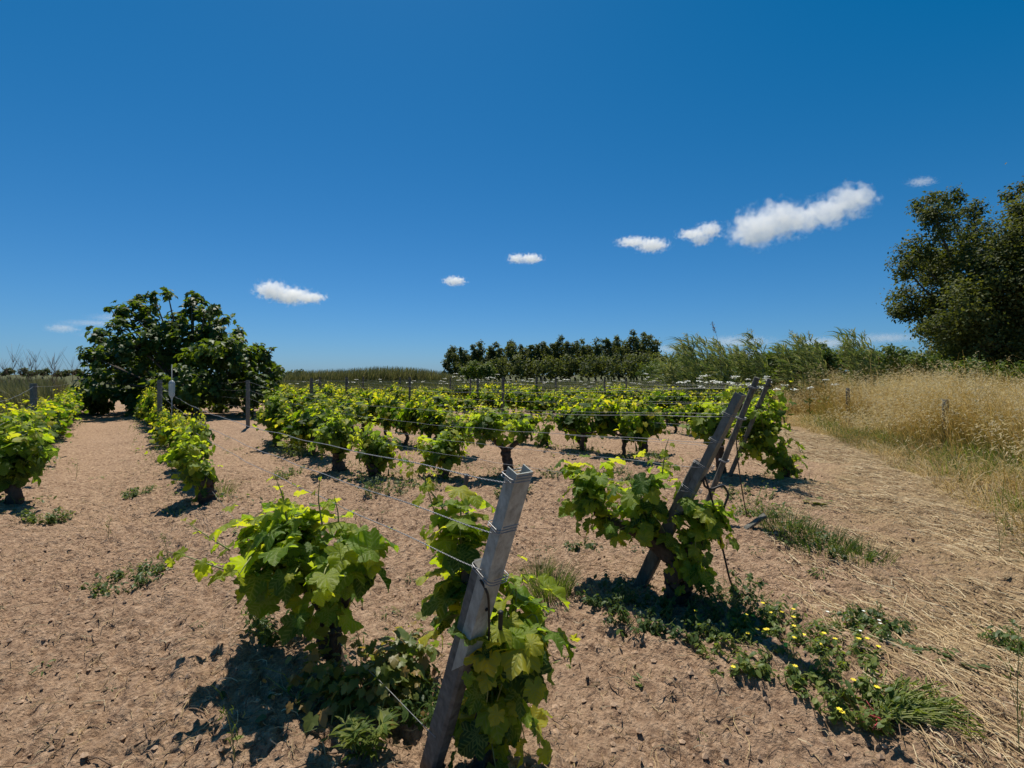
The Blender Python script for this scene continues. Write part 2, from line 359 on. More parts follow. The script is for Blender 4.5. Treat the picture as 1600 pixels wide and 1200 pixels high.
g = MB(); g.add(np.stack([XX, YY, ZZ], -1), np.stack([i + j, i + j + 1, i + j + nx + 1, i + j + nx], -1).reshape(-1, 4), TT.ravel())
tag(g.build('ground', M['ground']), kind='structure')
print('ground', nx * ny)

# ------------------------------------------------------------------ far hills
hm = plain('hill_haze_blue', (.17, .26, .38), 1, 0, .1, .01, 0)  # blue of the distance haze is painted into the hill's base colour
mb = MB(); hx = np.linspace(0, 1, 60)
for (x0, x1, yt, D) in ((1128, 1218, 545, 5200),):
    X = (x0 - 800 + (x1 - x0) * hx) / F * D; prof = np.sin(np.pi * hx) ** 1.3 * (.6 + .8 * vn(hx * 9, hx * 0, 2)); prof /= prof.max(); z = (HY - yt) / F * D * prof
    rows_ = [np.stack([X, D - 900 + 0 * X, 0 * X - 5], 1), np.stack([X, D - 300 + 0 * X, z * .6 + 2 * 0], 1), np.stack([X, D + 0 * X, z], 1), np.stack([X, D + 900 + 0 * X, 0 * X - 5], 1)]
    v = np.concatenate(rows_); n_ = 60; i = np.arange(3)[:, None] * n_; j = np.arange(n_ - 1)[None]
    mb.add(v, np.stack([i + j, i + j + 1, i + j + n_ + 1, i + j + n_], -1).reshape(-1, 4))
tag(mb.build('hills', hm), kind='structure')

# ------------------------------------------------------------------ clouds (real volumes, far off)
def cloud(label, blobs, dens, D=1500, namp=1.75, nscale=1.7, soft=1.1, group='small white clouds'):
    W3 = [(P(x, y, D), rx * .9 / F * D, ry * .84 / F * D) for x, y, rx, ry in blobs]
    ctr = np.mean([w[0] for w in W3], 0)
    lo = np.min([w[0] - np.array([w[1], max(w[1] * .6, w[2]), w[2]]) * 1.5 for w in W3], 0); hi = np.max([w[0] + np.array([w[1], max(w[1] * .6, w[2]), w[2]]) * 1.5 for w in W3], 0)
    m, n, out = mat('cloud_vapour'); tc = N(n, 'TexCoord'); R0 = np.mean([w[2] for w in W3])
    no = N(n, 'TexNoise', Scale=float(nscale / R0 * 1.1), Detail=7.0, Roughness=.62); n.links.new(tc.outputs['Object'], no.inputs[0])
    best = None
    for c, rx, rz in W3:
        mp = N(n, 'Mapping', _vector_type='POINT'); ry = max(rx * .6, rz); s = (1 / rx, 1 / ry, 1 / rz); q = (c - ctr)
        mp.inputs['Scale'].default_value = s; mp.inputs['Location'].default_value = tuple(-q * np.array(s)); n.links.new(tc.outputs['Object'], mp.inputs[0])
        L = n.nodes.new('ShaderNodeVectorMath'); L.operation = 'LENGTH'; n.links.new(mp.outputs[0], L.inputs[0])
        d = math_(n, 'SUBTRACT', 1.0, L.outputs['Value']); best = d if best is None else math_(n, 'MAXIMUM', best, d)
    v = math_(n, 'ADD', best, math_(n, 'MULTIPLY', math_(n, 'SUBTRACT', no.outputs[0], .47), namp * 1.6))
    mr = N(n, 'MapRange', _interpolation_type='SMOOTHSTEP'); mr.inputs[1].default_value = .0; mr.inputs[2].default_value = .55 * soft; mr.inputs[3].default_value = 0; mr.inputs[4].default_value = dens * .42 / R0
    n.links.new(v, mr.inputs[0]); vs = N(n, 'VolumeScatter', Anisotropy=.3); vs.inputs['Color'].default_value = (.99, .99, .99, 1); n.links.new(mr.outputs[0], vs.inputs['Density']); n.links.new(vs.outputs[0], out.inputs['Volume'])
    bm = MB(); c2 = (lo + hi) / 2; hr = (hi - lo) / 2 * 1.1
    th = np.linspace(0, np.pi, 13)[1:-1]; ph = np.arange(24) / 24 * 2 * np.pi
    a = np.sign(np.cos(ph)) * np.abs(np.cos(ph)) ** .6; b = np.sign(np.sin(ph)) * np.abs(np.sin(ph)) ** .6
    st = np.sin(th) ** .6; ct = np.sign(np.cos(th)) * np.abs(np.cos(th)) ** .6
    v = np.stack([st[:, None] * a[None] * hr[0], st[:, None] * b[None] * hr[1], ct[:, None] * hr[2] + 0 * a[None]], -1).reshape(-1, 3) + c2
    v = np.concatenate([v, [c2 + [0, 0, hr[2]]], [c2 - [0, 0, hr[2]]]]); k = np.arange(24); kk = (k + 1) % 24; i = np.arange(10)[:, None] * 24
    bm.add(v, [np.stack([i + k, i + 24 + k, i + 24 + kk, i + kk], -1).reshape(-1, 4), np.stack([k, kk, 0 * k + 264], 1), np.stack([240 + kk, 240 + k, 0 * k + 265], 1)])
    o = bm.build('cloud', m, loc=ctr); tag(o, label, 'cloud', group); return o
cloud('largest white cloud, long and humped, above the right end of the trees', [(1182, 358, 44, 34), (1218, 344, 46, 34), (1255, 342, 40, 24), (1290, 332, 42, 28), (1328, 314, 38, 28), (1346, 308, 26, 20)], 2.4)
cloud('small torn white cloud just left of the largest one', [(1085, 366, 28, 10), (1108, 360, 22, 15), (1095, 374, 18, 12)], 2.2)
cloud('flat white cloudlet with ragged tips, third from the right', [(990, 378, 28, 9), (1018, 383, 28, 13)], 2.2)
cloud('small oval white cloud above the left end of the tree row', [(808, 404, 16, 9), (829, 404, 20, 9)], 2.6)
cloud('smallest round white cloud, alone in the middle of the sky', [(710, 439, 19, 9)], 2.4)
cloud('white cloud with flat base to the right of the fig tree', [(425, 454, 28, 17), (455, 462, 34, 16), (485, 465, 26, 11)], 3.0)
cloud('faint thin cloud just above the big dark tree', [(1440, 284, 24, 8)], .5, soft=1.6)
cloud('low white cloud near the left edge, above the scrub', [(97, 513, 28, 9)], .5, soft=1.8)
cloud('thin streak of cloud behind the top left of the fig tree', [(190, 497, 55, 9), (150, 505, 60, 6), (150, 523, 30, 6)], .14, soft=1.8)
cloud('long pale cloud bank low over the reeds', [(1045, 545, 45, 9), (1150, 534, 70, 12), (1290, 536, 80, 12), (1385, 528, 60, 10)], .28, D=3500, soft=1.8)

# ------------------------------------------------------------------ trees
def tree(name, base, blobs, nleaf, lsize, T, lm, label, cat, group=None, tr=.2, sub=9, spread=.34, tint=(.1, .8), limb=True, up=.5, shell=.75, leafer=None):
    """blobs: (x,y,z,r) in world space"""
    e = empty(name, base, label, cat, group); base = np.asarray(base, float)
    tk = MB(); B = np.array(blobs, float)
    top = B[:, :3].mean(0); top[2] = B[:, 2].min() * .5 + B[:, 2].mean() * .5
    fork = base + (top - base) * .35
    ztop = np.array([base + (fork - base) * t + np.array([math.sin(t * 4) * tr * .5, math.cos(t * 3) * tr * .4, 0]) for t in np.linspace(-.05, 1, 8)])
    tube(tk, ztop, np.linspace(tr * 1.25, tr * .8, 8), 10, .18)
    P_, N_, Tt = [], [], []
    for bi, (x, y, z, r) in enumerate(B):
        c = np.array([x, y, z])
        if limb:
            p = bez(fork, (fork + c) / 2 + np.array([0, 0, r * .3]) + R.normal(size=3) * r * .2, c, 8); tube(tk, p, np.linspace(tr * .55, tr * .12, 8), 6, .15)
        wgt = r ** 2 / (B[:, 3] ** 2).sum(); n = int(nleaf * wgt); d = rdir(sub); d[:, 2] *= .85
        sc = c + d * r * (shell * (.65 + .5 * R.rand(sub, 1)))
        if limb:
            for s_ in sc[:6]:
                p = bez(c, (c + s_) / 2 + R.normal(size=3) * r * .1, s_ + (s_ - c) * .12, 5); tube(tk, p, np.linspace(tr * .12, tr * .03, 5), 4)
        w = R.randint(sub, size=n); q = sc[w] + R.normal(size=(n, 3)) * r * spread * .62
        P_.append(q); N_.append(nrm(q - c) * .7); Tt.append(.5 + .0 * w + (vn(w * 3.7 + bi * 9, w * 0., 7) - .5) * .7 + (R.rand(n) - .5) * .5)
    p = np.concatenate(P_); nn = np.concatenate(N_); t = np.concatenate(Tt)
    nn = nn + np.array([0, 0, up]) + R.normal(size=nn.shape) * .55
    tipd = R.normal(size=nn.shape) * .7 + nn * .4 + np.array([0, 0, -.5]); k = p[:, 2] > base[2] + .05
    fm = MB(); leaves(fm, T, p[k], nn[k], tipd[k], lsize * (.6 + .7 * R.rand(k.sum())), np.clip(tint[0] + (tint[1] - tint[0]) * t[k], 0, 1))
    o = fm.build('crown', lm, loc=base); par(o, e)
    o = tk.build('trunk', M['tbark'], loc=base); par(o, e)
    return e
def px_blobs(L, Y, jit=.25):
    o = []
    for x, y, r in L:
        rr = r / F * Y; c = P(x, y, Y + (R.rand() - .5) * 2 * jit * rr * 2); o.append((*c, rr))
    return o
# fig tree
fb_ = [(185, 488, 10), (172, 483, 6), (262, 457, 9), (240, 462, 10), (332, 482, 11), (348, 502, 13), (152, 530, 11), (135, 553, 9), (437, 577, 7), (425, 548, 6), (406, 546, 9), (366, 520, 12), (302, 464, 9), (212, 468, 10), (225, 480, 20), (195, 488, 10), (300, 478, 20), (320, 488, 14), (215, 500, 28), (258, 524, 22), (300, 510, 34), (175, 532, 26), (210, 540, 36), (255, 545, 42), (305, 545, 42), (345, 528, 28), (350, 555, 40), (150, 560, 20), (180, 575, 38), (235, 590, 45), (295, 595, 48), (350, 595, 44), (390, 560, 28), (412, 556, 12), (395, 590, 32), (420, 580, 16), (430, 598, 10), (145, 605, 24), (175, 622, 30), (130, 620, 14), (330, 625, 34), (385, 620, 30), (260, 628, 36), (372, 568, 32), (405, 612, 26), (330, 540, 30), (205, 570, 32), (165, 600, 28), (365, 540, 20), (300, 632, 30), (220, 628, 28)]
FO = np.array([(0, 0), (.12, -.1), (.34, .02), (.26, .22), (.50, .52), (.24, .50), (.22, .75), (0, 1.05), (-.22, .75), (-.24, .50), (-.50, .52), (-.26, .22), (-.34, .02), (-.12, -.1)], float)
FIG = [leaf(1, f, d, r, s, FO) for f, d, r, s in ((.2, .3, .1, 1), (-.1, .4, .15, 2), (.35, .2, .1, 3))]
FY = 18.5
fbl = px_blobs(fb_, FY, .9)
tree('fig_tree', (-12.0, FY, 0), fbl, 11500, .20, FIG, M['fig'], 'broad dark green fig tree at the left end of the vine rows', 'tree', tr=.13, sub=9, up=.8, tint=(.05, .95), spread=.28, shell=.9)
# big tree at the right
bt = [(1452, 322, 22), (1482, 312, 18), (1520, 330, 18), (1465, 350, 28), (1505, 372, 36), (1428, 395, 26), (1412, 418, 22), (1450, 415, 34), (1490, 420, 42), (1545, 385, 40), (1596, 335, 26), (1590, 300, 20), (1640, 325, 36), (1605, 390, 50), (1435, 462, 34), (1412, 484, 18), (1440, 502, 24), (1480, 470, 46), (1545, 450, 56), (1610, 460, 56), (1490, 525, 42), (1550, 520, 56), (1610, 530, 56), (1472, 550, 20), (1660, 380, 70), (1670, 480, 70), (1520, 560, 40), (1590, 570, 46), (1700, 350, 50)]
bt2 = px_blobs(bt, 38, .9) + px_blobs([(1500, 480, 46), (1560, 430, 46), (1600, 500, 60), (1530, 540, 50), (1590, 560, 50), (1470, 510, 30)], 33, .2)
tree('broad_tree', (40, 39, 0), bt2, 100000, .25, DIA, M['tree'], 'huge dark evergreen tree cut off by the right edge', 'tree', tr=.33, sub=18, tint=(.0, .9), spread=.36, shell=.85)
# row of tall trees in the middle distance
TRY = 92
def rtree(name, xc, ytop, w, label, group, Y=TRY, ybot=583, lm='row', n=900, ls=.5, tint=(0, .9), cat='tree'):
    L = []; k = max(3, int((ybot - ytop) / (w * .55)))
    for q in range(k):
        t = q / (k - 1); yy = ytop + w * .35 + (ybot - ytop - w * .4) * t
        rr = w * (.26 + .42 * math.sin(math.pi * min(1, t * .85 + .06))) * (.8 + .4 * R.rand()); L.append((xc + (R.rand() - .5) * w * .7, yy, rr))
        if R.rand() < .5: L.append((xc + (R.rand() - .5) * w * 1.3, yy + 3, rr * .6))
    b = P(xc, HY, Y); b[2] = 0
    return tree(name, b, px_blobs(L, Y, .7), n, ls, DIA, M[lm], label, cat, group, tr=.22, sub=7, tint=tint, spread=.42, shell=.8, limb=False)
def ordn(k):
    w = ['first', 'second', 'third', 'fourth', 'fifth', 'sixth', 'seventh', 'eighth', 'ninth', 'tenth', 'eleventh', 'twelfth', 'thirteenth', 'fourteenth', 'fifteenth', 'sixteenth', 'seventeenth', 'eighteenth', 'nineteenth', 'twentieth', 'twenty-first', 'twenty-second', 'twenty-third', 'twenty-fourth', 'twenty-fifth', 'twenty-sixth']
    return w[k]
rt = [(704, 540, 20), (722, 541, 17), (738, 537, 15), (750, 533, 18), (765, 540, 16), (780, 534, 19), (797, 531, 19), (815, 538, 15), (829, 538, 13), (845, 533, 18), (860, 535, 17), (876, 523, 17), (890, 534, 17), (908, 527, 19), (930, 527, 22), (950, 525, 19), (967, 521, 19), (985, 515, 19), (1003, 517, 21), (1022, 521, 20)]
for q, (x, y, w) in enumerate(rt):
    rtree('windbreak_tree', x, y, w * .80, f'tall dark narrow tree, {ordn(q)} from the left in the far tree row', 'tall trees in the far row', ls=.42, n=2300, ybot=586 if q % 3 else 580)
for q in range(19):
    (x0, y0, w0), (x1, y1, w1) = rt[q], rt[q + 1]; rtree('windbreak_tree', (x0 + x1) / 2 + R.uniform(-2, 2), (y0 + y1) / 2 + R.uniform(3, 13), 14, f'slender dark tree in the gap behind the {ordn(q)} and {ordn(q + 1)} trees of the far row', 'slender trees behind the far row', Y=97, ls=.42, n=1500, ybot=584)
# lower dark thicket under that row, and pale round bushes in front
th_ = [(740, 571, 22), (775, 570, 26), (815, 568, 28), (850, 567, 28), (885, 566, 28), (920, 566, 30), (955, 565, 30), (990, 563, 30), (1020, 563, 28), (1045, 562, 24), (1068, 556, 18)]
for q, (x, y, w) in enumerate(th_):
    b = P(x, HY, 86); b[2] = 0
    tree('thicket_bush', b, px_blobs([(x - w * .5, y + 6, w * .6), (x, y, w * .62), (x + w * .5, y + 5, w * .6), (x, y + 12, w * .6)], 86, .6), 900, .5, DIA, M['row'], f'low dark bush, {ordn(q)} from the left beneath the far tree row', 'bush', 'low bushes beneath the far trees', tr=.15, sub=7, tint=(0, .8), limb=False)
for q, (x, y, w, lab) in enumerate([(738, 577, 20, 'bright olive round bush before the left end of the far trees'), (762, 577, 17, 'second olive bush, just right of the round bright one'), (1018, 578, 26, 'pale feathery bush before the right end of the far trees'), (1060, 575, 26, 'loose olive scrub between the far trees and reeds')]):
    b = P(x, HY, 60); b[2] = 0
    tree('round_bush', b, px_blobs([(x - w * .5, y + 3, w * .5), (x + w * .4, y + 2, w * .5), (x, y - 3, w * .55), (x, y + 8, w * .7)], 60, .6), 1300, .3, DIA, M['shrub'], lab, 'bush', tr=.12, sub=7, tint=(.1, .9), limb=False)
# hedge scrub to the right, in front of the big tree
hd = [(1215, 556, 28, 24), (1250, 553, 28, 22), (1285, 550, 32, 22), (1318, 556, 30, 24), (1350, 558, 28, 22), (1382, 552, 28, 24), (1410, 556, 26, 26), (1440, 562, 32, 26), (1480, 572, 36, 27), (1530, 578, 40, 27), (1580, 580, 40, 27), (1180, 572, 28, 22)]
for q, (x, y, w, Y) in enumerate(hd):
    b = P(x, HY, Y); b[2] = 0
    tree('hedge_bush', b, px_blobs([(x - w * .55, y + 5, w * .5), (x, y, w * .6), (x + w * .55, y + 6, w * .5), (x - w * .2, y + w * .6, w * .7), (x + w * .3, y + w * .6, w * .7), (x, y + w * 1.1, w * .7)], Y, .5), 2400, .17, DIA, M['shrub'], f'green scrub bush, {ordn(q if q < 11 else 0) if q < 11 else "nearest the reeds"}{" from the left" if q < 11 else ""} in the hedge behind the dry grass', 'bush', 'hedge behind the dry grass', tr=.06, sub=9, tint=(.0, .85), limb=False)
for q, (x, y, w, Y, lab) in enumerate([(1082, 572, 24, 26, 'green bush behind the left end of the reeds'), (1116, 564, 26, 27, 'green bush hidden behind the tallest reed clump'), (1152, 562, 26, 28, 'green bush directly behind the end post tops'), (1196, 560, 24, 27, 'green bush where the reeds meet the hedge')]):
    b = P(x, HY, Y); b[2] = 0
    tree('hedge_bush', b, px_blobs([(x - w * .55, y + 5, w * .5), (x, y, w * .6), (x + w * .55, y + 6, w * .5), (x, y + w, w * .8)], Y, .5), 2000, .17, DIA, M['shrub'], lab, 'bush', 'bushes behind the reeds', tr=.06, sub=9, tint=(.1, .9), limb=False)
# far dark treeline at the extreme left horizon
for q, (x, y, w) in enumerate([(12, 580, 9), (42, 581, 11), (66, 580, 11), (96, 582, 10), (122, 582, 9), (452, 584, 9), (470, 582, 9)]):
    b = P(x, HY, 150); b[2] = 0
    tree('distant_tree', b, px_blobs([(x - w * .6, y + 1, w * .6), (x, y, w * .6), (x + w * .6, y + 1, w * .6)], 150, .5), 500, .7, DIA, M['row'], f'tiny dark tree on the left horizon, {ordn(q)} from the left edge', 'tree', 'distant trees on the left horizon', tr=.2, sub=5, tint=(0, .6), limb=False)

# ------------------------------------------------------------------ tall grasses (uncountable)
def region(n, fx, y0, y1, p=1.0):
    Y = y0 + (y1 - y0) * R.rand(n) ** p; X0, X1 = fx(Y); X = X0 + (X1 - X0) * R.rand(n); return X, Y
def base3(X, Y): return np.stack([X, Y, gh0(X, Y) - .01], 1)
def wind(n, a=.25, j=.25, w=(-.6, -.3)):
    return np.stack([w[0] * a + R.normal(size=n) * j, w[1] * a + R.normal(size=n) * j, np.zeros(n)], 1)
# dry wild oats on the right bank
mb = MB(); n = 52000
X, Y = region(n, lambda Y: (edge_x(Y), edge_x(Y) + 2.5 + Y * .75), 3.2, 20, .8)
d_in = X - edge_x(Y); dens = fb(X * .8, Y * .8, 15)
k = (R.rand(n) < np.clip(.25 + d_in * .9, 0, 1) * np.clip((fb(X * 1.5, Y * 1.5, 16) - .38) * 5, .08, 1)) ; X, Y, d_in, dens = X[k], Y[k], d_in[k], dens[k]; n = len(X)
hgt = (.36 + .92 * np.clip(d_in / 1.9, 0, 1) + .75 * (dens - .5) + .5 * (fb(X * 2.4, Y * 2.4, 17) - .5)) * (.7 + .5 * R.rand(n)) * np.interp(Y, [3, 8, 14, 20], [.75, 1.0, 1.15, 1.2]) * (1 + .35 * (R.rand(n) < .05))
tn = np.clip(.30 + .7 * (fb(X * .5, Y * .5, 18) - .4) + R.normal(size=n) * .18, .02, 1); tn = np.where(fb(X * .8, Y * .8, 19) > .53, tn * .3 - .05, tn)
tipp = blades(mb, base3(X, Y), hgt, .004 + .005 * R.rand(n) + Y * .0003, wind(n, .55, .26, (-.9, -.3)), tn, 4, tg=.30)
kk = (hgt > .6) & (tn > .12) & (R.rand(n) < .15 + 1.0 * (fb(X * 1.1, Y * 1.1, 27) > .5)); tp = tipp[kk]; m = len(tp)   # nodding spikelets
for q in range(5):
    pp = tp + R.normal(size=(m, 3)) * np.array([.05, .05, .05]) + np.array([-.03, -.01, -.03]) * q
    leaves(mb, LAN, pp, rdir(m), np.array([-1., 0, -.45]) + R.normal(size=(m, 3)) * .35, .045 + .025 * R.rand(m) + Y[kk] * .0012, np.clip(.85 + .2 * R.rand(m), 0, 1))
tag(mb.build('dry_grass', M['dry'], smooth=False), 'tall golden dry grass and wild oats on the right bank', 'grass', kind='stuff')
# dry grass fallen over at its edge + green weeds in it
mb = MB(); n = 9000; X, Y = region(n, lambda Y: (edge_x(Y) - .5, edge_x(Y) + 1.2), 2.6, 16, .9)
blades(mb, base3(X, Y), .18 + .3 * R.rand(n), .004 + .003 * R.rand(n) + Y * .0003, wind(n, 1.0, 1.0, (-.8, -.4)), np.clip(.62 + R.normal(size=n) * .28 - .5 * (fb(X * .9, Y * .9, 91) > .55), 0, 1), 3)
tag(mb.build('fallen_grass', M['dry'], smooth=False), 'short flattened dry grass along the foot of the bank', 'grass', kind='stuff')
mb = MB(); n = 11000; X, Y = region(n, lambda Y: (edge_x(Y) - .3, edge_x(Y) + 2.6), 3.4, 15, .9); k = fb(X * 1.6, Y * 1.6, 29) > .53; X, Y = X[k], Y[k]; n = len(X)
blades(mb, base3(X, Y), .15 + .35 * R.rand(n), .006 + .006 * R.rand(n), wind(n, .3, .4), np.clip(.35 + R.normal(size=n) * .25, 0, 1), 3)
tag(mb.build('green_undergrowth', M['weed'], smooth=False), 'green undergrowth mixed into the foot of the dry grass bank', 'grass', kind='stuff')
# reed bank, far left of centre
mb = MB(); n = 16000; Y = 44 + 5 * R.rand(n); xp = 440 + 275 * R.rand(n); X = (xp - 800) / F * Y
top = np.interp(xp, [440, 480, 540, 590, 640, 690, 715], [583, 578, 576, 572, 573, 580, 588]); hh = H + (HY - top) / F * Y
blades(mb, base3(X, Y), hh * (.66 + .42 * R.rand(n) ** 1.4), .05 + .05 * R.rand(n), wind(n, .25, .16, (.5, 0)), np.clip(.35 + R.normal(size=n) * .25 + .3 * (R.rand(n) < .15), 0, 1), 3)
tag(mb.build('reed_bank', M['oldreed'], smooth=False), 'long low bank of olive reeds behind the vines, left of the trees', 'reeds', kind='stuff')
# meadow behind the vineyard, across
mb = MB(); n = 26000; X, Y = region(n, lambda Y: (-.55 * Y, .62 * Y), 27.5, 38, .8); hh = .75 + .55 * R.rand(n)
blades(mb, base3(X, Y), hh, .02 + .03 * R.rand(n), wind(n, .3, .14), np.clip(.25 + R.normal(size=n) * .2, 0, 1), 3)
tag(mb.build('meadow', M['oldreed'], smooth=False), 'tall dark meadow grass behind the last vines', 'grass', kind='stuff')
# left field beyond the leftmost vines
mb = MB(); n = 26000; X, Y = region(n, lambda Y: (-1.25 * Y, -.86 * Y - 1.7), 7.5, 34, .7); hh = np.where(Y > 17, 1.1, .42) * (.7 + .6 * R.rand(n))
tn = np.clip(np.where(Y > 17, .35, .3) + .25 * (fb(X * .3, Y * .3, 33) - .4) * 3 + R.normal(size=n) * .15, 0, 1)
blades(mb, base3(X, Y), hh, .008 + Y * .0011, wind(n, .3, .18), tn, 3)
tag(mb.build('field_grass', M['oldreed'], smooth=False), 'green and brown rough grass of the field on the far left', 'grass', kind='stuff')
# between vine rows far away: sparse greenery
mb = MB(); n = 5000; X, Y = region(n, lambda Y: (-.5 * Y, .55 * Y), 12, 27, .8); k = fb(X * .7, Y * .7, 44) > .55; X, Y = X[k], Y[k]; n = len(X)
blades(mb, base3(X, Y), .08 + .22 * R.rand(n), .008 + .01 * R.rand(n), wind(n, .3, .4), np.clip(.45 + R.normal(size=n) * .3, 0, 1), 2)
tag(mb.build('row_grass', M['weed'], smooth=False), 'sparse short grass between the back vine rows', 'grass', kind='stuff')

# bare feathery weeds against the left sky
def twigs(mb, base, h, n=7, r=.006, spread=.35, tint=.5):
    base = np.asarray(base, float); top = base + np.array([R.normal() * .08 * h, R.normal() * .05 * h, h])
    p = bez(base, (base + top) / 2 + R.normal(size=3) * h * .04, top, 7); tube(mb, p, np.linspace(r, r * .4, 7), 4, tint=tint)
    tips = [top]
    for q in range(n):
        s = p[1 + q % 5]; L = h * (.22 + .25 * R.rand()); a = R.rand() * 6.28
        e_ = s + np.array([math.cos(a) * spread, math.sin(a) * spread * .6, .85]) * L; tube(mb, bez(s, (s + e_) / 2 + np.array([0, 0, -.05 * L]), e_, 4), np.linspace(r * .55, r * .25, 4), 3, tint=tint); tips.append(e_)
    return np.array(tips)
for q, (x, yt) in enumerate([(5, 566), (12, 553), (27, 563), (40, 560), (50, 566), (58, 556), (72, 560), (84, 567), (93, 557), (108, 562), (121, 562)]):
    mb = MB(); Yt = 24; b = P(x, HY, Yt); b[2] = 0; twigs(mb, b, P(x, yt, Yt)[2], 26, .012, .5)
    tag(mb.build('bare_weed', M['drycane'], loc=b), f'tall bare branching weed against the sky, {ordn(q)} from the left edge', 'weed', 'bare weeds on the left')

# giant reeds (clump right of centre) ---------------------------------
def reed_clump(blist, Y, label, name='giant_reed', n=130, w=.045):
    for bi, (x0, x1, yt, lab) in enumerate(blist):
        b = P((x0 + x1) / 2, HY, Y); b[2] = 0; e = empty(name, b, lab, 'reeds', 'giant reeds by the hedge')
        st = MB(); lf = MB(); k = int((x1 - x0) / 1.5)
        for q in range(k):
            x = x0 + (x1 - x0) * R.rand(); yy = yt + (1 - math.sin(math.pi * np.clip((x - x0) / (x1 - x0), .08, .92))) * 22 + R.rand() * 18
            g_ = P(x, HY, Y + R.normal() * .6); g_[2] = 0; h = P(x, yy, Y)[2]; top = g_ + np.array([-.22 * h * R.rand() - .05 * h, 0, h])
            p = bez(g_, g_ + np.array([.02, 0, h * .6]), top, 8); tube(st, p, np.linspace(.012, .004, 8), 4)
            m = 20; ti = R.randint(2, 8, size=m); bp = p[ti] + R.normal(size=(m, 3)) * .02
            d = np.stack([-.55 + R.normal(size=m) * .5, R.normal(size=m) * .4, 1.0 + .4 * R.rand(m)], 1)
            tt = np.linspace(0, 1, 5); L = .45 + .45 * R.rand(m); d = nrm(d)
            c = bp[:, None] + tt[None, :, None] * (d * L[:, None])[:, None]; c[..., 2] -= (tt ** 2.2)[None] * L[:, None] * .6; c[..., 0] -= (tt ** 2)[None] * L[:, None] * .25
            wd = (w * .5 * (1 - tt ** 1.6) * (.4 + .6 * np.minimum(1, tt * 4 + .3)))[None, :, None] * nrm(np.cross(d, R.normal(size=(m, 3))))[:, None]
            v = np.stack([c - wd, c + wd], 2).reshape(m, 10, 3); f = np.array([[2 * i, 2 * i + 1, 2 * i + 3, 2 * i + 2] for i in range(4)])
            lf.add(v.reshape(-1, 3), (f[None] + (np.arange(m) * 10)[:, None, None]).reshape(-1, 4), np.repeat(np.clip(.38 + R.normal(size=m) * .24, 0, 1), 10))
            if R.rand() < .22:
                dd = top - p[-2]; dd /= np.linalg.norm(dd)
                pl = top + dd[None] * np.linspace(0, .35, 26)[:, None] + R.normal(size=(26, 3)) * .02
                leaves(lf, LAN, pl, rdir(26), np.tile(dd, (26, 1)) + R.normal(size=(26, 3)) * .4, np.full(26, .12), np.full(26, .8))
        o = st.build('stem', M['cane'], loc=b); par(o, e); o = lf.build('foliage', M['reed'], loc=b); par(o, e)
reed_clump([(1075, 1150, 528, 'tall windblown reed clump just left of the leaning end posts'), (1148, 1185, 545, 'shorter reed clump directly behind the end post tops'), (1180, 1205, 527, 'narrow reed clump just right of the leaning post tops'), (1235, 1300, 528, 'reed clump rising from the middle of the hedge'), (1330, 1375, 524, 'thin pointed reed clump on the right of the hedge'), (1040, 1080, 562, 'low reed clump at the left end of the reeds')], 19, '')
mb = MB(); b = P(1126, HY, 18); b[2] = 0; t_ = P(1113, 505, 18); pth = bez(b, b + np.array([.15, 0, t_[2] * .7]), t_, 10); tube(mb, pth, np.linspace(.01, .004, 10), 4)
dd = pth[-1] - pth[-3]; dd /= np.linalg.norm(dd); pl = t_ - dd * np.linspace(0, .4, 40)[:, None] + R.normal(size=(40, 3)) * .012; leaves(mb, LAN, pl, rdir(40), np.tile(dd, (40, 1)) + R.normal(size=(40, 3)) * .25, np.full(40, .10), np.full(40, .5))
tag(mb.build('reed_stalk', M['drycane'], loc=b), 'single tallest reed stalk with a brown plume, leaning left', 'reeds')

# white umbel flowers behind the vines ---------------------------------
def umbel_plant(v):
    st = MB(); fl = []; h = 1.25; tips = []
    for q in range(2 + v % 2):
        t = np.array([R.normal() * .16, R.normal() * .16, h * (.82 + .22 * R.rand())]); tube(st, bez(np.zeros(3), np.array([t[0] * .2, t[1] * .2, h * .55]), t, 5), np.linspace(.008, .004, 5), 4); tips.append(t)
    for t in tips:
        rr = .07 + .04 * R.rand(); m = 30; a = R.rand(m) * 6.28; r = rr * np.sqrt(R.rand(m)); pp = t + np.stack([np.cos(a) * r, np.sin(a) * r, .03 - r * .2], 1)
        f1 = MB(); leaves(f1, OVL, pp, np.tile([0., 0, 1], (m, 1)) + R.normal(size=(m, 3)) * .3, rdir(m), np.full(m, .048), np.full(m, .5)); fl.append(f1)
    m = 20; zz = R.rand(m) * h * .6; leaves(st, LAN, np.stack([R.normal(size=m) * .03, R.normal(size=m) * .03, zz], 1), rdir(m), rdir(m) + np.array([0, 0, .4]), np.full(m, .22), np.full(m, .3))
    return st, fl
UMB = []
for v in range(4): UMB.append([x for x in umbel_plant(v)])
UMO = []; UC = {}
fx = [430, 462, 500, 560, 598, 640, 668] + list(np.linspace(690, 1060, 34)) + list(np.linspace(1075, 1210, 12)) + [1230, 1262, 1290]
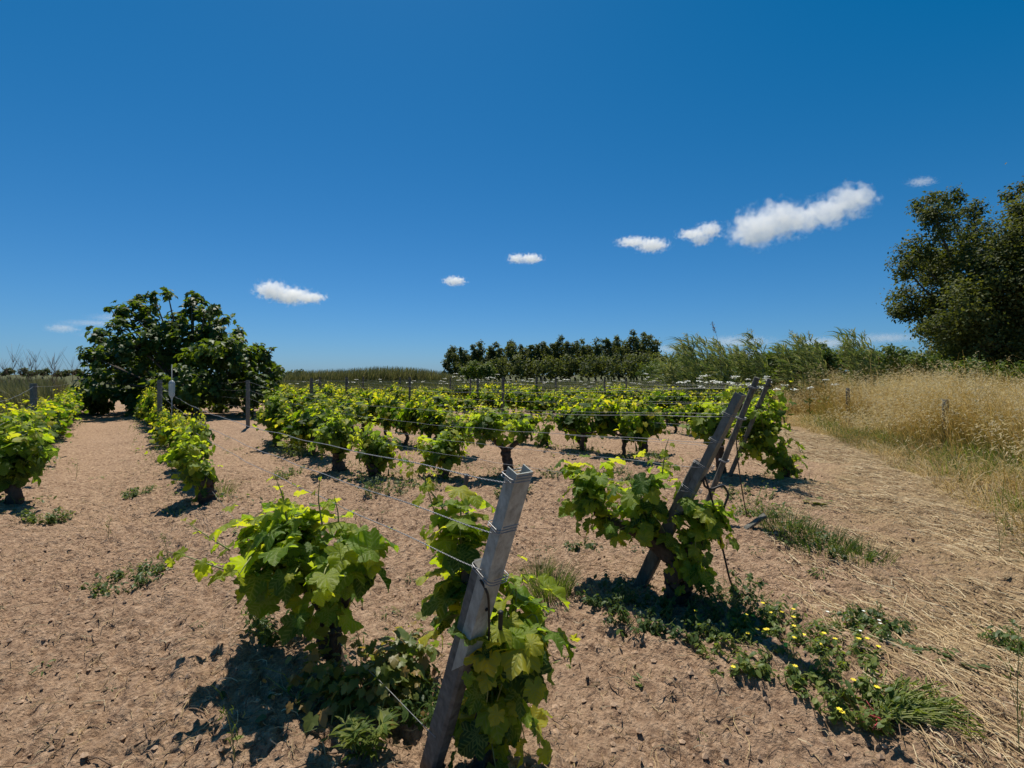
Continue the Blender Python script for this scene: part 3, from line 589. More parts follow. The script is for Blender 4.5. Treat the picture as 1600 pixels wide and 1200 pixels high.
for q, x in enumerate(fx):
    x = x + R.uniform(-1, 1) * 3.5; v = q % 4; Yp = (25.5 + 4 * R.rand()) if x < 1065 else (12.5 + 5 * R.rand())
    yt = (591 + R.normal() * 4.5) if x < 1065 else 586 + R.rand() * 12; b = P(x, HY, Yp); b[2] = 0; sc = max(.5, P(x, yt, Yp)[2] / 1.25)
    side = 'left of the far trees' if x < 690 else 'in front of the far tree row' if x < 1065 else 'around the leaning end post tops'
    cnt = UC[side] = UC.get(side, -1) + 1
    e = empty('umbel_plant', b, f'thin stemmed white umbel flower {side}, ' + (ordn(cnt) if cnt < 26 else f'{cnt + 1}th') + ' from the left', 'wildflower', 'white umbel flowers ' + side, rz=R.rand() * 6.28); e.scale = (max(1, sc), max(1, sc), sc)
    if q < 4:
        so_ = UMB[v][0].build('stem', M['weed'], e); UMO.append([so_] + [f.build('flower_head', M['white'], e) for f in UMB[v][1]])
    else:
        for o in UMO[v]: c = o.copy(); COL.objects.link(c); c.parent = e

# ------------------------------------------------------------------ vines
def trunk(mb, base, head, r=.05, seed=0, n=12):
    mid = (base + head) / 2 + np.array([R.normal() * .05, R.normal() * .04, 0])
    p = bez(base + np.array([0, 0, -.05]), mid, head, 14); p[1:-1] += R.normal(size=(12, 3)) * .006
    rr = r * (1 + .45 * np.exp(-np.linspace(0, 1, 14) * 7) + .3 * np.exp(-(1 - np.linspace(0, 1, 14)) * 5)); tube(mb, p, rr, n, .32, seed=seed)
def vine_meshes(base, heads, blobs, nleaf, lsize, lod, r=.05, tint=(.2, .9), shoots=(), canes=True, drp=.6, base2=None, tilt=.0):
    tk, cn, lf = MB(), MB(), MB(); base = np.asarray(base, float); heads = [np.asarray(h, float) for h in heads]
    trunk(tk, base, heads[0], r, seed=R.rand() * 50)
    for h in heads[1:]:                 # woody arms
        p = bez(heads[0], (heads[0] + h) / 2 + np.array([0, 0, .04]), h, 8); p[1:-1] += R.normal(size=(6, 3)) * .008; tube(tk, p, np.linspace(r * .75, r * .4, 8), 9, .3)
    B = np.array(blobs, float); w = B[:, 3] ** 1.6; w /= w.sum(); per = 8; nc = max(4, nleaf // per)
    Pp, Nn, Td, Ss, Ti = [], [], [], [], []
    C0 = np.average(B[:, :3], axis=0, weights=w)
    H_ = np.array(heads)
    for q in range(nc):
        b = B[R.choice(len(B), p=w)]; d = rdir(1)[0]; d[2] = abs(d[2]) * .8 + d[2] * .2 if R.rand() < .6 else d[2]
        end = b[:3] + d * b[3] * (.35 + .65 * R.rand() ** .5)
        h = H_[np.argmin(((H_ - end) ** 2).sum(1))]
        mid = h * .45 + end * .55 + np.array([0, 0, .10 + .12 * R.rand()]) + R.normal(size=3) * .04; path = bez(h, mid, end, 7)
        if canes and q % 2 == 0: tube(cn, path, np.linspace(.0045, .002, 7), 4 if lod < 2 else 5)
        t = np.sort(.35 + .65 * R.rand(per)) if lod == 2 else .3 + .7 * R.rand(per); a = path[np.clip((t * 6).astype(int), 0, 6)] + R.normal(size=(per, 3)) * (.035 + .18 * b[3])
        Pp.append(a); out = nrm(a - b[:3]) * .6 + nrm(a - C0) * .5; Nn.append(out + np.array([0, 0, .75]) + R.normal(size=(per, 3)) * .45)
        Td.append(out * .8 + np.array([0, 0, -drp]) + R.normal(size=(per, 3)) * .5); Ss.append(lsize * (.38 + .85 * R.rand(per)) * (1 - .4 * (t > .85)))
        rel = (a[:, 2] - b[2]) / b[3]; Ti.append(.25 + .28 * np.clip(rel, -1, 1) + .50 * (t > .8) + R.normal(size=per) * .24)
    for sh in shoots:                   # free shoots: list of points, leaf size
        pts = np.array(sh[0], float); s0 = sh[1]; t = np.linspace(0, 1, len(pts)); tt = np.linspace(0, 1, 16); path = np.stack([np.interp(tt, t, pts[:, i]) for i in range(3)], 1)
        path[1:-1] = (path[:-2] + path[1:-1] * 2 + path[2:]) / 4; tube(cn, path, np.linspace(.005, .0015, 16), 5)
        m = sh[2]; ti = np.linspace(1, 15, m).astype(int); sd = rdir(m); a = path[ti] + sd * s0 * .35
        Pp.append(a); Nn.append(sd * .5 + np.array([0, -.1, .8]) + R.normal(size=(m, 3)) * .4); Td.append(sd + np.array([0, 0, -.5]) + R.normal(size=(m, 3)) * .3); Ss.append(s0 * np.linspace(1, .35, m) * (.8 + .4 * R.rand(m))); Ti.append(np.linspace(.55, 1, m) + R.normal(size=m) * .08)
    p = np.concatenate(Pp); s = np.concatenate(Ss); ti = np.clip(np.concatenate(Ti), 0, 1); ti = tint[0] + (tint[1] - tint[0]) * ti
    g0 = gh0(p[:, 0], p[:, 1]) if base2 is None else 0; k = p[:, 2] > g0 + .03
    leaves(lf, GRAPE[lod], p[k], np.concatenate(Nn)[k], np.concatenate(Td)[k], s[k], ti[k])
    if not len(cn.v): tube(cn, bez(heads[0], heads[0] + np.array([0, 0, .1]), C0, 5), .003, 4)
    return tk, cn, lf
def put_vine(base, parts, label, group=None, lm='vine', name='grapevine'):
    e = empty(name, base, label, 'grapevine', group)
    for nm, mbx, mt in (('trunk', parts[0], M['bark']), ('shoot', parts[1], M['cane']), ('foliage', parts[2], M[lm])):
        o = mbx.build(nm, mt, loc=base); par(o, e)
    return e
def pv(fx, fy, blobs, headpx, nleaf, lsize, lod, label, r=.05, Yo=0, **k):
    """vine standing where the photo shows its foot; blob = (px, py, r_px[, dY])"""
    b = foot(fx, fy); Y = b[1]; bl = []
    for q in blobs:
        dy = q[3] if len(q) > 3 else (R.rand() - .5) * .25 * min(1, Y / 4); # rows run back to the left
        Yq = Y + dy; c = P(q[0], q[1], Yq); bl.append((*c, q[2] / F * Yq))
    heads = [P(x, y, Y + (d[0] if d else 0)) for x, y, *d in headpx]
    lm = k.pop('lm', 'vine'); name = k.pop('name', 'grapevine'); group = k.pop('group', 'grapevines standing near the camera')
    sh = []
    for pts, s0, m in k.pop('shoots', ()): sh.append(([P(x, y, Y + dy) for x, y, dy in pts], s0, m))
    if lod == 1 and lm == 'vine':
        for q in range(7):
            c_ = np.array(bl[R.randint(len(bl))]); p0 = c_[:3] + np.array([R.normal() * c_[3] * .4, 0, c_[3] * .4]); sh.append(([p0, p0 + [R.normal() * .05, R.normal() * .04, .14], p0 + [R.normal() * .14, R.normal() * .08, .20 + .18 * R.rand()]], .085, 7))
    return put_vine(b, vine_meshes(b, heads, bl, nleaf, lsize, lod, r, shoots=sh, **k), label, group, lm, name)
# nearest row
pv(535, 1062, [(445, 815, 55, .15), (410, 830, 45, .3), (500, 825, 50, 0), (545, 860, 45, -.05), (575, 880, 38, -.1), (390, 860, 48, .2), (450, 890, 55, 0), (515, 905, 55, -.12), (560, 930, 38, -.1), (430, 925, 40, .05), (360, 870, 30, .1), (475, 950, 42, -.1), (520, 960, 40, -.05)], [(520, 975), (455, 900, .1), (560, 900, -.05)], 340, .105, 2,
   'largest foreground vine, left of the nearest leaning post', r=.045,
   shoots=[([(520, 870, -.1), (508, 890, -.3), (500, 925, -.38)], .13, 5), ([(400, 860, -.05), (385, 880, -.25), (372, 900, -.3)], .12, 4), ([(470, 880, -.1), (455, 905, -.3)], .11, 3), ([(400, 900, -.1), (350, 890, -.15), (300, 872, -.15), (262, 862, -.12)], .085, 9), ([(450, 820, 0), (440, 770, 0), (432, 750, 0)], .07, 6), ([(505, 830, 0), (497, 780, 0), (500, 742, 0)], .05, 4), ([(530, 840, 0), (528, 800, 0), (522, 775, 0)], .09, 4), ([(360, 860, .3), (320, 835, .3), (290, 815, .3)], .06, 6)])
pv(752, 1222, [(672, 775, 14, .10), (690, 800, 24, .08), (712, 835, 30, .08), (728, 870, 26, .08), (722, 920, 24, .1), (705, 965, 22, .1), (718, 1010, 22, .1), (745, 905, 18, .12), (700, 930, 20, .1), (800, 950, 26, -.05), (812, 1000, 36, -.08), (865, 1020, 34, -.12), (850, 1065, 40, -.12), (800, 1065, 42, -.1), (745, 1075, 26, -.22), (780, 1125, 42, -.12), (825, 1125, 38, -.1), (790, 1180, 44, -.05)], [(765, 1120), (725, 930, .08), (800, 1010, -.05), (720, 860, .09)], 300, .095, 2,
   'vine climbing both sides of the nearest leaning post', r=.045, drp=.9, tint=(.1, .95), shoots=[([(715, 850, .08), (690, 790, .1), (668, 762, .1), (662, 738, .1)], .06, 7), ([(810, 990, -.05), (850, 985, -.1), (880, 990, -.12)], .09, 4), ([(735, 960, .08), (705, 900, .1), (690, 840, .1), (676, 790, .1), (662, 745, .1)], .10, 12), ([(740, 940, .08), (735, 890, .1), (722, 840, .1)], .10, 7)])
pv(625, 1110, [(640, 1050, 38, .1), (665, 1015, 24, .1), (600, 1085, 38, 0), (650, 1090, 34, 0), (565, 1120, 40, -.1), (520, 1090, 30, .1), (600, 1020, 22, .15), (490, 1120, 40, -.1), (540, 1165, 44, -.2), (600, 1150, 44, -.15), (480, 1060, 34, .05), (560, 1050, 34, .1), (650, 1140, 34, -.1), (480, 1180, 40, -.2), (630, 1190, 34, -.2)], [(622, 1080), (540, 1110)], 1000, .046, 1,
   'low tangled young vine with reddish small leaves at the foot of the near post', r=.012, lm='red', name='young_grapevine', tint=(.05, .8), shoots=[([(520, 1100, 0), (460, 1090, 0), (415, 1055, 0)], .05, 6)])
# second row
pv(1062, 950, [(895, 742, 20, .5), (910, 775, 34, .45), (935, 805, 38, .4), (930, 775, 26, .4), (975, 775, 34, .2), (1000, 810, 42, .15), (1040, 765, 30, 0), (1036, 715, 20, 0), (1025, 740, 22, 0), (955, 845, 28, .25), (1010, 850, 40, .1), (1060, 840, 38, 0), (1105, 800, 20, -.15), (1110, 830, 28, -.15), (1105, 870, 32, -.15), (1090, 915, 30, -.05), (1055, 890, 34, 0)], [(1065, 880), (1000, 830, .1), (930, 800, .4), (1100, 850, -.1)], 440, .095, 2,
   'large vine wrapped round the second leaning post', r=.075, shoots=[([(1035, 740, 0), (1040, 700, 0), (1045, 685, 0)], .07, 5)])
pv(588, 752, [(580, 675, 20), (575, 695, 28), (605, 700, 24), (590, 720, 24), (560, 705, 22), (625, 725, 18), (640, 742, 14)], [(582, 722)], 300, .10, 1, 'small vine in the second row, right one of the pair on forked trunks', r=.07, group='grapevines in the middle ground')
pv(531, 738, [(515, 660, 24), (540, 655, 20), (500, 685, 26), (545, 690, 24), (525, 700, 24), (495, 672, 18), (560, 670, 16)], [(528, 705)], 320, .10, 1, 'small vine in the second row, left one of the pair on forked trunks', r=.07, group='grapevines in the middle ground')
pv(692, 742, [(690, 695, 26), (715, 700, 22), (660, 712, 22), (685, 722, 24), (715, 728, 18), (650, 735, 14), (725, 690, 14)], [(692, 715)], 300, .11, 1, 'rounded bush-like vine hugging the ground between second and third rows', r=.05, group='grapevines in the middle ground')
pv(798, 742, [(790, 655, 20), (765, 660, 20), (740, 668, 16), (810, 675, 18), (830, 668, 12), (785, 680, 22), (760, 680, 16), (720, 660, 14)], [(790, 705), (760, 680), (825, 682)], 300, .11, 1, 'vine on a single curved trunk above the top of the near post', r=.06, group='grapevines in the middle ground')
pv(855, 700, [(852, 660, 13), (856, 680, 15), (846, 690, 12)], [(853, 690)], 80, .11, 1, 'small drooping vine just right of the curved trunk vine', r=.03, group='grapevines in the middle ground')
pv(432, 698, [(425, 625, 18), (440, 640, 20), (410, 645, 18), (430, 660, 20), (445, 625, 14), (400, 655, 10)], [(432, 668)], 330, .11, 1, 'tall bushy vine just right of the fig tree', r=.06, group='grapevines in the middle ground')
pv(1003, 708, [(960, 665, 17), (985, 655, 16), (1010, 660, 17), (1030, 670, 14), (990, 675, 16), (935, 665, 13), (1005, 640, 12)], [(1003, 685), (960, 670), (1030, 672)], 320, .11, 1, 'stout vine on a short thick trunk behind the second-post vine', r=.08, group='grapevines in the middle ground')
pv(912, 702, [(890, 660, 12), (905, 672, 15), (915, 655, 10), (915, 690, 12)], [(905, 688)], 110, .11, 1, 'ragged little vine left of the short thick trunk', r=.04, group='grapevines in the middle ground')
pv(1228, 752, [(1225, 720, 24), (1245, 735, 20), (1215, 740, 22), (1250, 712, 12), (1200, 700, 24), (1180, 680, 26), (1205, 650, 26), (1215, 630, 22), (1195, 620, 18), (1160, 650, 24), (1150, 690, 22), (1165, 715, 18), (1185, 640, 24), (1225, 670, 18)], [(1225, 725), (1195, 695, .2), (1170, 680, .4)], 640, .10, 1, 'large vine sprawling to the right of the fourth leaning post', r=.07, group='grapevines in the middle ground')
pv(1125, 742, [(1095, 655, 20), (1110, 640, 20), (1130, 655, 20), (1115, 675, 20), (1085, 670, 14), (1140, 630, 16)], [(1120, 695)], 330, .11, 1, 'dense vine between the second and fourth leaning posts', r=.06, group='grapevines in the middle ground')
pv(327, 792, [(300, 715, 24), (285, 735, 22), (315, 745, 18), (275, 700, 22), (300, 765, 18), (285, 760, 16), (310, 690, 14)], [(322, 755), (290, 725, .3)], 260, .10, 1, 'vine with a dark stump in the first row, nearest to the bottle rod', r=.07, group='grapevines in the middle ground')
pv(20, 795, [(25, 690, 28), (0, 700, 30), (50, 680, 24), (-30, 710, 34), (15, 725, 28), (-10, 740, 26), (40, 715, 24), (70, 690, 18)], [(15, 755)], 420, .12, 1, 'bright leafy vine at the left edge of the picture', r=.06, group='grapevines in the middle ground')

# vine prototypes for the rows further back
PRO = []
for v in range(8):
    bl = []; hh = .80 + .2 * R.rand()
    for q in range(7):
        t = (q / 6 - .5) * 1.35; z = hh - .16 + R.normal() * .07 - .1 * abs(t); c = DR * t + NR * R.normal() * .08
        bl.append((c[0], c[1], z, .17 + .10 * R.rand()))
        if q % 2: bl.append((c[0], c[1], z - .24 - .18 * R.rand(), .16 + .07 * R.rand()))
    hd_ = [np.array([0, 0, .34]), DR * .4 + np.array([0, 0, .42]), -DR * .4 + np.array([0, 0, .42])]
    shs = []
    for q in range(5 + v % 3):
        c = DR * (R.rand() - .5) * 1.3; z0 = hh - .15; shs.append(([c + [0, 0, z0], c + [R.normal() * .04, R.normal() * .04, z0 + .16], c + [R.normal() * .09, R.normal() * .09, z0 + .26 + .14 * R.rand()]], .085, 7))
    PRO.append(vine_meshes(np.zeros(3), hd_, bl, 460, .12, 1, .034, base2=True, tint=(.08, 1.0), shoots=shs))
POBJ = {}
FEET = [(x_[0], x_[1]) for x_ in (foot(535, 1062), foot(588, 752), foot(531, 738), foot(692, 742), foot(798, 742), foot(855, 700), foot(432, 698), foot(1003, 708), foot(912, 702), foot(1228, 752), foot(327, 792), foot(20, 795))]
def row_vine(X, Y, v, sc, label, group):
    FEET.append((X, Y))
    z = float(gh0(X, Y)); e = empty('grapevine', (X, Y, z), label, 'grapevine', group); e.scale = sc
    if v not in POBJ:
        POBJ[v] = [PRO[v][0].build('trunk', M['bark'], e), PRO[v][1].build('shoot', M['cane'], e), PRO[v][2].build('foliage', M['vinefar'], e)]
    else:
        for o in POBJ[v]: c = o.copy(); COL.objects.link(c); c.parent = e
RN = ['leftmost', 'first', 'second', 'third', 'fourth', 'fifth', 'sixth', 'seventh', 'eighth', 'ninth', 'tenth', 'eleventh']
starts = {0: 6.6, 1: 6.6, 2: 8.7, 3: 8.9, 4: 8.4, 5: 11.0, 6: 11.4, 7: 12.8, 8: 14.6, 9: 16.4, 10: 18.3, 11: 20}
for r_, c in enumerate(ROWC):
    Y = starts[r_]; q = 0
    while Y < (22 if r_ < 3 else 27):
        X = c - TV * Y + R.normal() * .06; xp = 800 + F * X / Y
        drop = (r_ in (4, 5) and Y < 16 and R.rand() < .45) or (r_ > 5 and R.rand() < .24) or (r_ in (2, 3) and R.rand() < .12)
        if not drop and (-80 < xp < 1230) and not (r_ > 1 and xp < 425):
            sx = .72 + .42 * R.rand(); sz = (.74 + .42 * R.rand()) * (.92 if r_ in (1, 5, 6) else 1)
            if r_ == 0: sx *= 1.05; sz *= .84
            if r_ == 1: sx *= .66; sz *= .72 + .3 * R.rand()
            if r_ >= 2: sx *= 1.02; sz *= .9
            where = f'{ordn(q)} from its front end'
            row_vine(X, Y, (r_ * 3 + q) % 8, (sx, sx, sz), f'leafy trellised grapevine in the {RN[r_]} row, {where}', f'grapevines of the {RN[r_]} row')
            q += 1
        Y += .80 * (.85 + .3 * R.rand()) * (1 if r_ else .9)

# ------------------------------------------------------------------ posts and wires
def box_on(mb, base, a, n_, s_, t0, t1, w, d, on=0, os_=0, bev=.006, top_noise=0):
    """bar along axis a from t0 to t1, w wide along s_, d deep along n_, chamfered"""
    o = []; pr = [(-w / 2 + bev, -d / 2), (w / 2 - bev, -d / 2), (w / 2, -d / 2 + bev), (w / 2, d / 2 - bev), (w / 2 - bev, d / 2), (-w / 2 + bev, d / 2), (-w / 2, d / 2 - bev), (-w / 2, -d / 2 + bev)]
    k = 14
    for t in np.linspace(t0, t1, k):
        for (p, q) in pr:
            j = (vn(t * 25 + p * 40, q * 40 + t * 3, 6) - .5) * top_noise; o.append(base + a * t + s_ * (p + os_) * (1 + j) + n_ * (q * (1 + j) + on))
    i = np.arange(k - 1)[:, None] * 8; j = np.arange(8)[None]; jj = (j + 1) % 8
    mb.add(np.array(o), [np.stack([i + j, i + jj, i + 8 + jj, i + 8 + j], -1).reshape(-1, 4), np.arange(8)[None, ::-1], (np.arange(8) + (k - 1) * 8)[None]])
def channel(mb, base, a, n_, s_, t0, t1, w=.085, d=.048, th=.004):
    pr = [(-w / 2, -d), (-w / 2, 0), (w / 2, 0), (w / 2, -d), (w / 2 - th, -d), (w / 2 - th, -th), (-w / 2 + th, -th), (-w / 2 + th, -d)]
    k = 12; o = []
    for q, t in enumerate(np.linspace(t0, t1, k)):
        for (p, r) in pr:
            cut = (r / d) * -.06 if q == 0 else 0; o.append(base + a * (t + (0 if q else .0 + cut * -1.2)) + s_ * p + n_ * r)
    i = np.arange(k - 1)[:, None] * 8; j = np.arange(8)[None]; jj = (j + 1) % 8
    cap = np.array([[0, 1, 6, 7], [1, 2, 5, 6], [2, 3, 4, 5]])
    mb.add(np.array(o), [np.stack([i + j, i + jj, i + 8 + jj, i + 8 + j], -1).reshape(-1, 4), cap[:, ::-1], cap + (k - 1) * 8])
def ring_tie(mb, c, a, n_, s_, w, d, r=.0022, turns=2.3, sl=.010):
    th = np.linspace(0, turns * 2 * np.pi, 60); cs, sn = np.cos(th), np.sin(th); e = .35
    p = c + (np.sign(cs) * np.abs(cs) ** e)[:, None] * s_ * w / 2 + ((np.sign(sn) * np.abs(sn) ** e)[:, None] * n_ * d / 2) + a * (th / 6.28 * sl)[:, None] + a * (np.sin(th) * .006)[:, None]
    tube(mb, p, r, 5)
END = {1: ((-.262, 1.76), .47, 1.216), 2: ((.91, 3.30), .662, 1.38), 3: ((2.0, 5.13), .57, 1.47), 4: ((3.13, 7.0), .555, 1.44)}
POST = {}
labs = {1: 'nearest leaning post, steel channel bolted on a concrete stump', 2: 'second leaning post, grey channel strapped to dark stump, vine around it', 3: 'third leaning post, mostly hidden behind the second one', 4: 'fourth and farthest leaning post, thin grey, standing clear on the right'}
for r_, (b2, dl, zt) in END.items():
    b = G3(*b2); top = np.array([b2[0], b2[1], 0]) - DR * dl * 1.0 + np.array([0, 0, zt]); ax = top - b; L = np.linalg.norm(ax); a = ax / L
    n_ = -DR - a * np.dot(-DR, a); n_ /= np.linalg.norm(n_); s_ = np.cross(a, n_); s_ = -s_ if s_[0] < 0 else s_
    POST[r_] = (b, a, n_, s_, L)
    e = empty('end_post', b, labs[r_], 'post', 'leaning end posts of the rows'); ti = MB(); mm = MB(); cc = MB()
    if r_ < 3:
        sp = .42 if r_ == 1 else .45
        box_on(cc, b, a, n_, s_, -.15, L * (.70 if r_ == 1 else .66), .056, .085, on=-.048, bev=.010, top_noise=.12)
        channel(mm, b, a, n_, s_, L * sp, L, .063 if r_ == 1 else .060, .045)
        o = cc.build('stump', M['concrete' if r_ == 1 else 'wood'], loc=b, smooth=False); par(o, e)
        o = mm.build('channel', M['metal' if r_ == 1 else 'metal2'], loc=b, smooth=False); par(o, e)
        h_ = MB(); hc = b + a * L * .60 + n_ * .0015; tube(h_, [hc, hc + n_ * .004, hc + n_ * .006], [.006, .006, .001], 10); o = h_.build('bolt_hole', M['rope'], loc=b); par(o, e)
        for t in ((.97, .83, .69) if r_ == 1 else (.9, .78, .66, .54)):
            ti = MB(); ring_tie(ti, b + a * L * t - n_ * .03, a, n_, s_, .078, .062 if t > .72 else .11, .0018); o = ti.build('wire_tie', M['wire'], loc=b); par(o, e)
    else:
        box_on(mm, b, a, n_, s_, -.1, L, .045 if r_ == 3 else .058, .05, bev=.012, top_noise=.15); o = mm.build('shaft', M['wood'], loc=b, smooth=False); par(o, e)
        for t in (.93, .72, .42): ti = MB(); ring_tie(ti, b + a * L * t, a, n_, s_, .09, .075, .004); o = ti.build('wire_tie', M['wire' if r_ != 4 else 'rope'], loc=b); par(o, e)
# intermediate posts
ip = [(0, 8.4, 1.33, 'metal2', 'grey post among the leftmost vines'), (1, 10.8, 1.33, 'metal2', 'pale post in front of the fig tree, behind the bottle rod'), (2, 12.8, 1.25, 'metal2', 'pale post in front of the right side of the fig tree'),
      (3, 15.0, 1.32, 'wood', 'dark post left of the sprouting post, third row'), (4, 18.2, 1.36, 'wood', 'thick dark post with a vine sprouting over its top'), (5, 18.6, 1.38, 'wood', 'dark post below the middle of the reed bank'), (6, 18.6, 1.34, 'wood', 'short post below the left end of the far trees'),
      (7, 19.0, 1.38, 'wood', 'tallest dark post with its foot on bare soil'), (7, 22.5, 1.3, 'wood', 'thin post left of the tallest dark post'), (8, 21.0, 1.38, 'wood', 'grey post just right of the tallest dark one'), (9, 21.5, 1.34, 'wood', 'dark post beneath the middle of the far trees'), (10, 23.0, 1.34, 'wood', 'farthest right upright post in the back rows'),
      (4, 25.5, 1.36, 'wood', 'thin back post at the left of the reed bank'), (5, 26.5, 1.36, 'wood', 'thin back post under the reed bank crest'), (6, 27, 1.36, 'wood', 'thin back post near the right end of the reed bank'), (8, 27.5, 1.36, 'wood', 'thin back post among the white flowers')]
ip += [(r_, y_, 1.36, 'wood', f'slim back post in the {RN[r_]} row, about {d_}') for r_, y_, d_ in ((3, 21.0, 'halfway back'), (5, 14.2, 'a third of the way back'), (6, 23.5, 'three quarters back'), (9, 27, 'at its far end'), (10, 27.5, 'at its far end'), (11, 24, 'halfway back'))]
IP = {}
for r_, Y, h, mt, lab in ip:
    b = G3(ROWC[r_] - TV * Y, Y); a = nrm(np.array([R.normal() * .015, R.normal() * .015, 1.])); mb = MB(); n_ = np.array([0, -1., 0]); s_ = np.array([1., 0, 0]); w = .085 if Y < 20 else .075
    e = empty('row_post', b, lab, 'post', 'upright posts along the rows')
    box_on(mb, b, a, n_, s_, -.1, h, w, w * .8, bev=.01, top_noise=.1); o = mb.build('shaft', M[mt], loc=b, smooth=False); par(o, e)
    for z in (.8, .95): t_ = MB(); ring_tie(t_, b + a * h * z, a, n_, s_, w * 1.15, w, .003, 1.2); o = t_.build('wire_tie', M['wire'], loc=b); par(o, e)
    IP.setdefault(r_, []).append((Y, b, h))
# wires: one object per wire
def wire(pts_sag, label, r=.0022, twist=False, group='trellis wires'):
    mb = MB(); P_ = []
    for a, b, sag in pts_sag:
        L = np.linalg.norm(b - a); n = max(12, int(L / .12)); t = np.linspace(0, 1, n)[:, None]; q = a + (b - a) * t; q[:, 2] -= sag * 4 * (t * (1 - t))[:, 0]
        wob = (vn(t[:, 0] * L * 2.2, t[:, 0] * 0, 9 + len(P_)) - .5) * .014; q[1:-1, 2] += wob[1:-1]; q[1:-1, 0] += wob[::-1][1:-1] * .6; P_.append(q if not P_ else q[1:])
    p = np.concatenate(P_); 
    if twist:
        s = np.concatenate([[0], np.cumsum(np.linalg.norm(np.diff(p, axis=0), axis=1))]); m = int(min(s[-1], 7) / .009); ss = np.linspace(0, s[-1] if s[-1] < 7 else 7, m)
        q = np.stack([np.interp(ss, s, p[:, i]) for i in range(3)], 1); t = nrm(np.gradient(q, axis=0)); u = nrm(np.cross(t, [0, 0, 1.])); w = np.cross(t, u)
        for ph in (0, np.pi):
            an = ss / .035 * 2 * np.pi + ph; tube(mb, q + (np.cos(an)[:, None] * u + np.sin(an)[:, None] * w) * r * .9, r * .85, 5)
        p = p[s > ss[-1] - .1] if s[-1] > 7 else None
    if p is not None and len(p) > 1: tube(mb, p, r, 5)
    return tag(mb.build('trellis_wire', M['wire'], loc=P_[0][0]), label, 'wire', group)
def onpost(r_, t, dn=0.0):
    b, a, n_, s_, L = POST[r_]; return b + a * L * t - s_ * .045 - n_ * .02
def rowpt(r_, Y, z): return G3(ROWC[r_] - TV * Y, Y) + np.array([0, 0, z])
for t, z2, sg, nm in ((.97, 1.22, .16, 'top twisted wire from the nearest post to the fig tree'), (.83, 1.02, .15, 'middle twisted wire running back from the nearest post'), (.72, .80, .13, 'lowest twisted wire tied to the nearest post')):
    p0 = onpost(1, t); p1 = rowpt(1, 10.8, z2); wire([(p0, p1, sg), (p1, rowpt(1, 20, z2 - .1), .1)], nm, .0016, True)
wire([(onpost(1, .14), P(530, 1005, 2.38), .0), (P(530, 1005, 2.38), P(330, 765, 5.5), .02), (P(330, 765, 5.5), rowpt(1, 8.8, .45), .05)], 'low guy wire from the foot of the nearest post to the vine trunks', .0016)
for q, (t, z2, sg) in enumerate(((.9, 1.22, .22), (.78, 1.0, .2), (.66, .78, .17), (.54, .55, .14))):
    p1 = rowpt(2, 12.8, z2); wire([(onpost(2, t), p1, sg), (p1, rowpt(2, 18, z2), .05)], f'{["topmost", "second highest", "third highest", "lowest"][q]} wire of the second row', .0018)
for r_ in (3, 4):
    Yn = {3: 15.0, 4: 18.2}[r_]
    for q, (t, z2) in enumerate(((.93, 1.22), (.75, .95), (.52, .7))):
        wire([(onpost(r_, t), rowpt(r_, Yn, z2), .16), (rowpt(r_, Yn, z2), rowpt(r_, 26, z2), .06)], f'{["upper", "middle", "lower"][q]} wire of the {RN[r_]} row', .0020)
for r_ in range(5, 11):
    Y0 = 7 + 1.85 * (r_ - 4); Ys = sorted([y for y, _, _ in IP.get(r_, [])] or [20])
    for q, z in enumerate((1.22, .95)):
        seq = [Y0] + Ys + [27.5]; wire([(rowpt(r_, a, z), rowpt(r_, b, z), .08) for a, b in zip(seq[:-1], seq[1:])], f'{["upper", "lower"][q]} wire of the {RN[r_]} row', .0022)
for q, z in enumerate((1.28, 1.0)):
    wire([(rowpt(0, 2.4, z - .1), rowpt(0, 8.4, z), .12), (rowpt(0, 8.4, z), rowpt(0, 20, z), .1)], f'{["upper", "lower"][q]} wire of the leftmost row', .0022)
# fence posts in the dry grass
for x, yt, Y, lab in ((1324, 606, 14.2, 'thin old wooden stake in the dry grass, the farther one'), (1476, 624, 9.8, 'rough wooden stake in the dry grass, the nearer one')):
    b = P(x, HY, Y); b = G3(b[0], b[1]); mb = MB(); h = P(x, yt, Y)[2] - b[2]; p = np.linspace(0, 1, 10)[:, None] * np.array([.02, 0, h + .1]) + b - np.array([0, 0, .1]); tube(mb, p, np.linspace(.055, .045, 10), 9, .25)
    tag(mb.build('wooden_stake', M['wood'], loc=b), lab, 'stake')
# stake stump in the second row and the anchor board
b = foot(726, 806); mb = MB(); p = b + np.linspace(-.05, 1, 10)[:, None] * np.array([.02, .02, .38]); tube(mb, p, np.linspace(.03, .024, 10), 9, .3)
tag(mb.build('wooden_stake', M['wood'], loc=b), 'short dark broken stake behind the nearest post', 'stake')
b = foot(1160, 832); mb = MB(); a = nrm(np.array([.62, -.2, .55])); box_on(mb, b, a, nrm(np.cross(a, [0, 1., 0])), nrm(np.cross(a, np.cross(a, [0, 1., 0]))), -.08, .26, .075, .022, bev=.004, top_noise=.3)
tag(mb.build('anchor_board', M['wood'], loc=b, smooth=False), 'short grey board sticking out of the soil right of the second post', 'board')
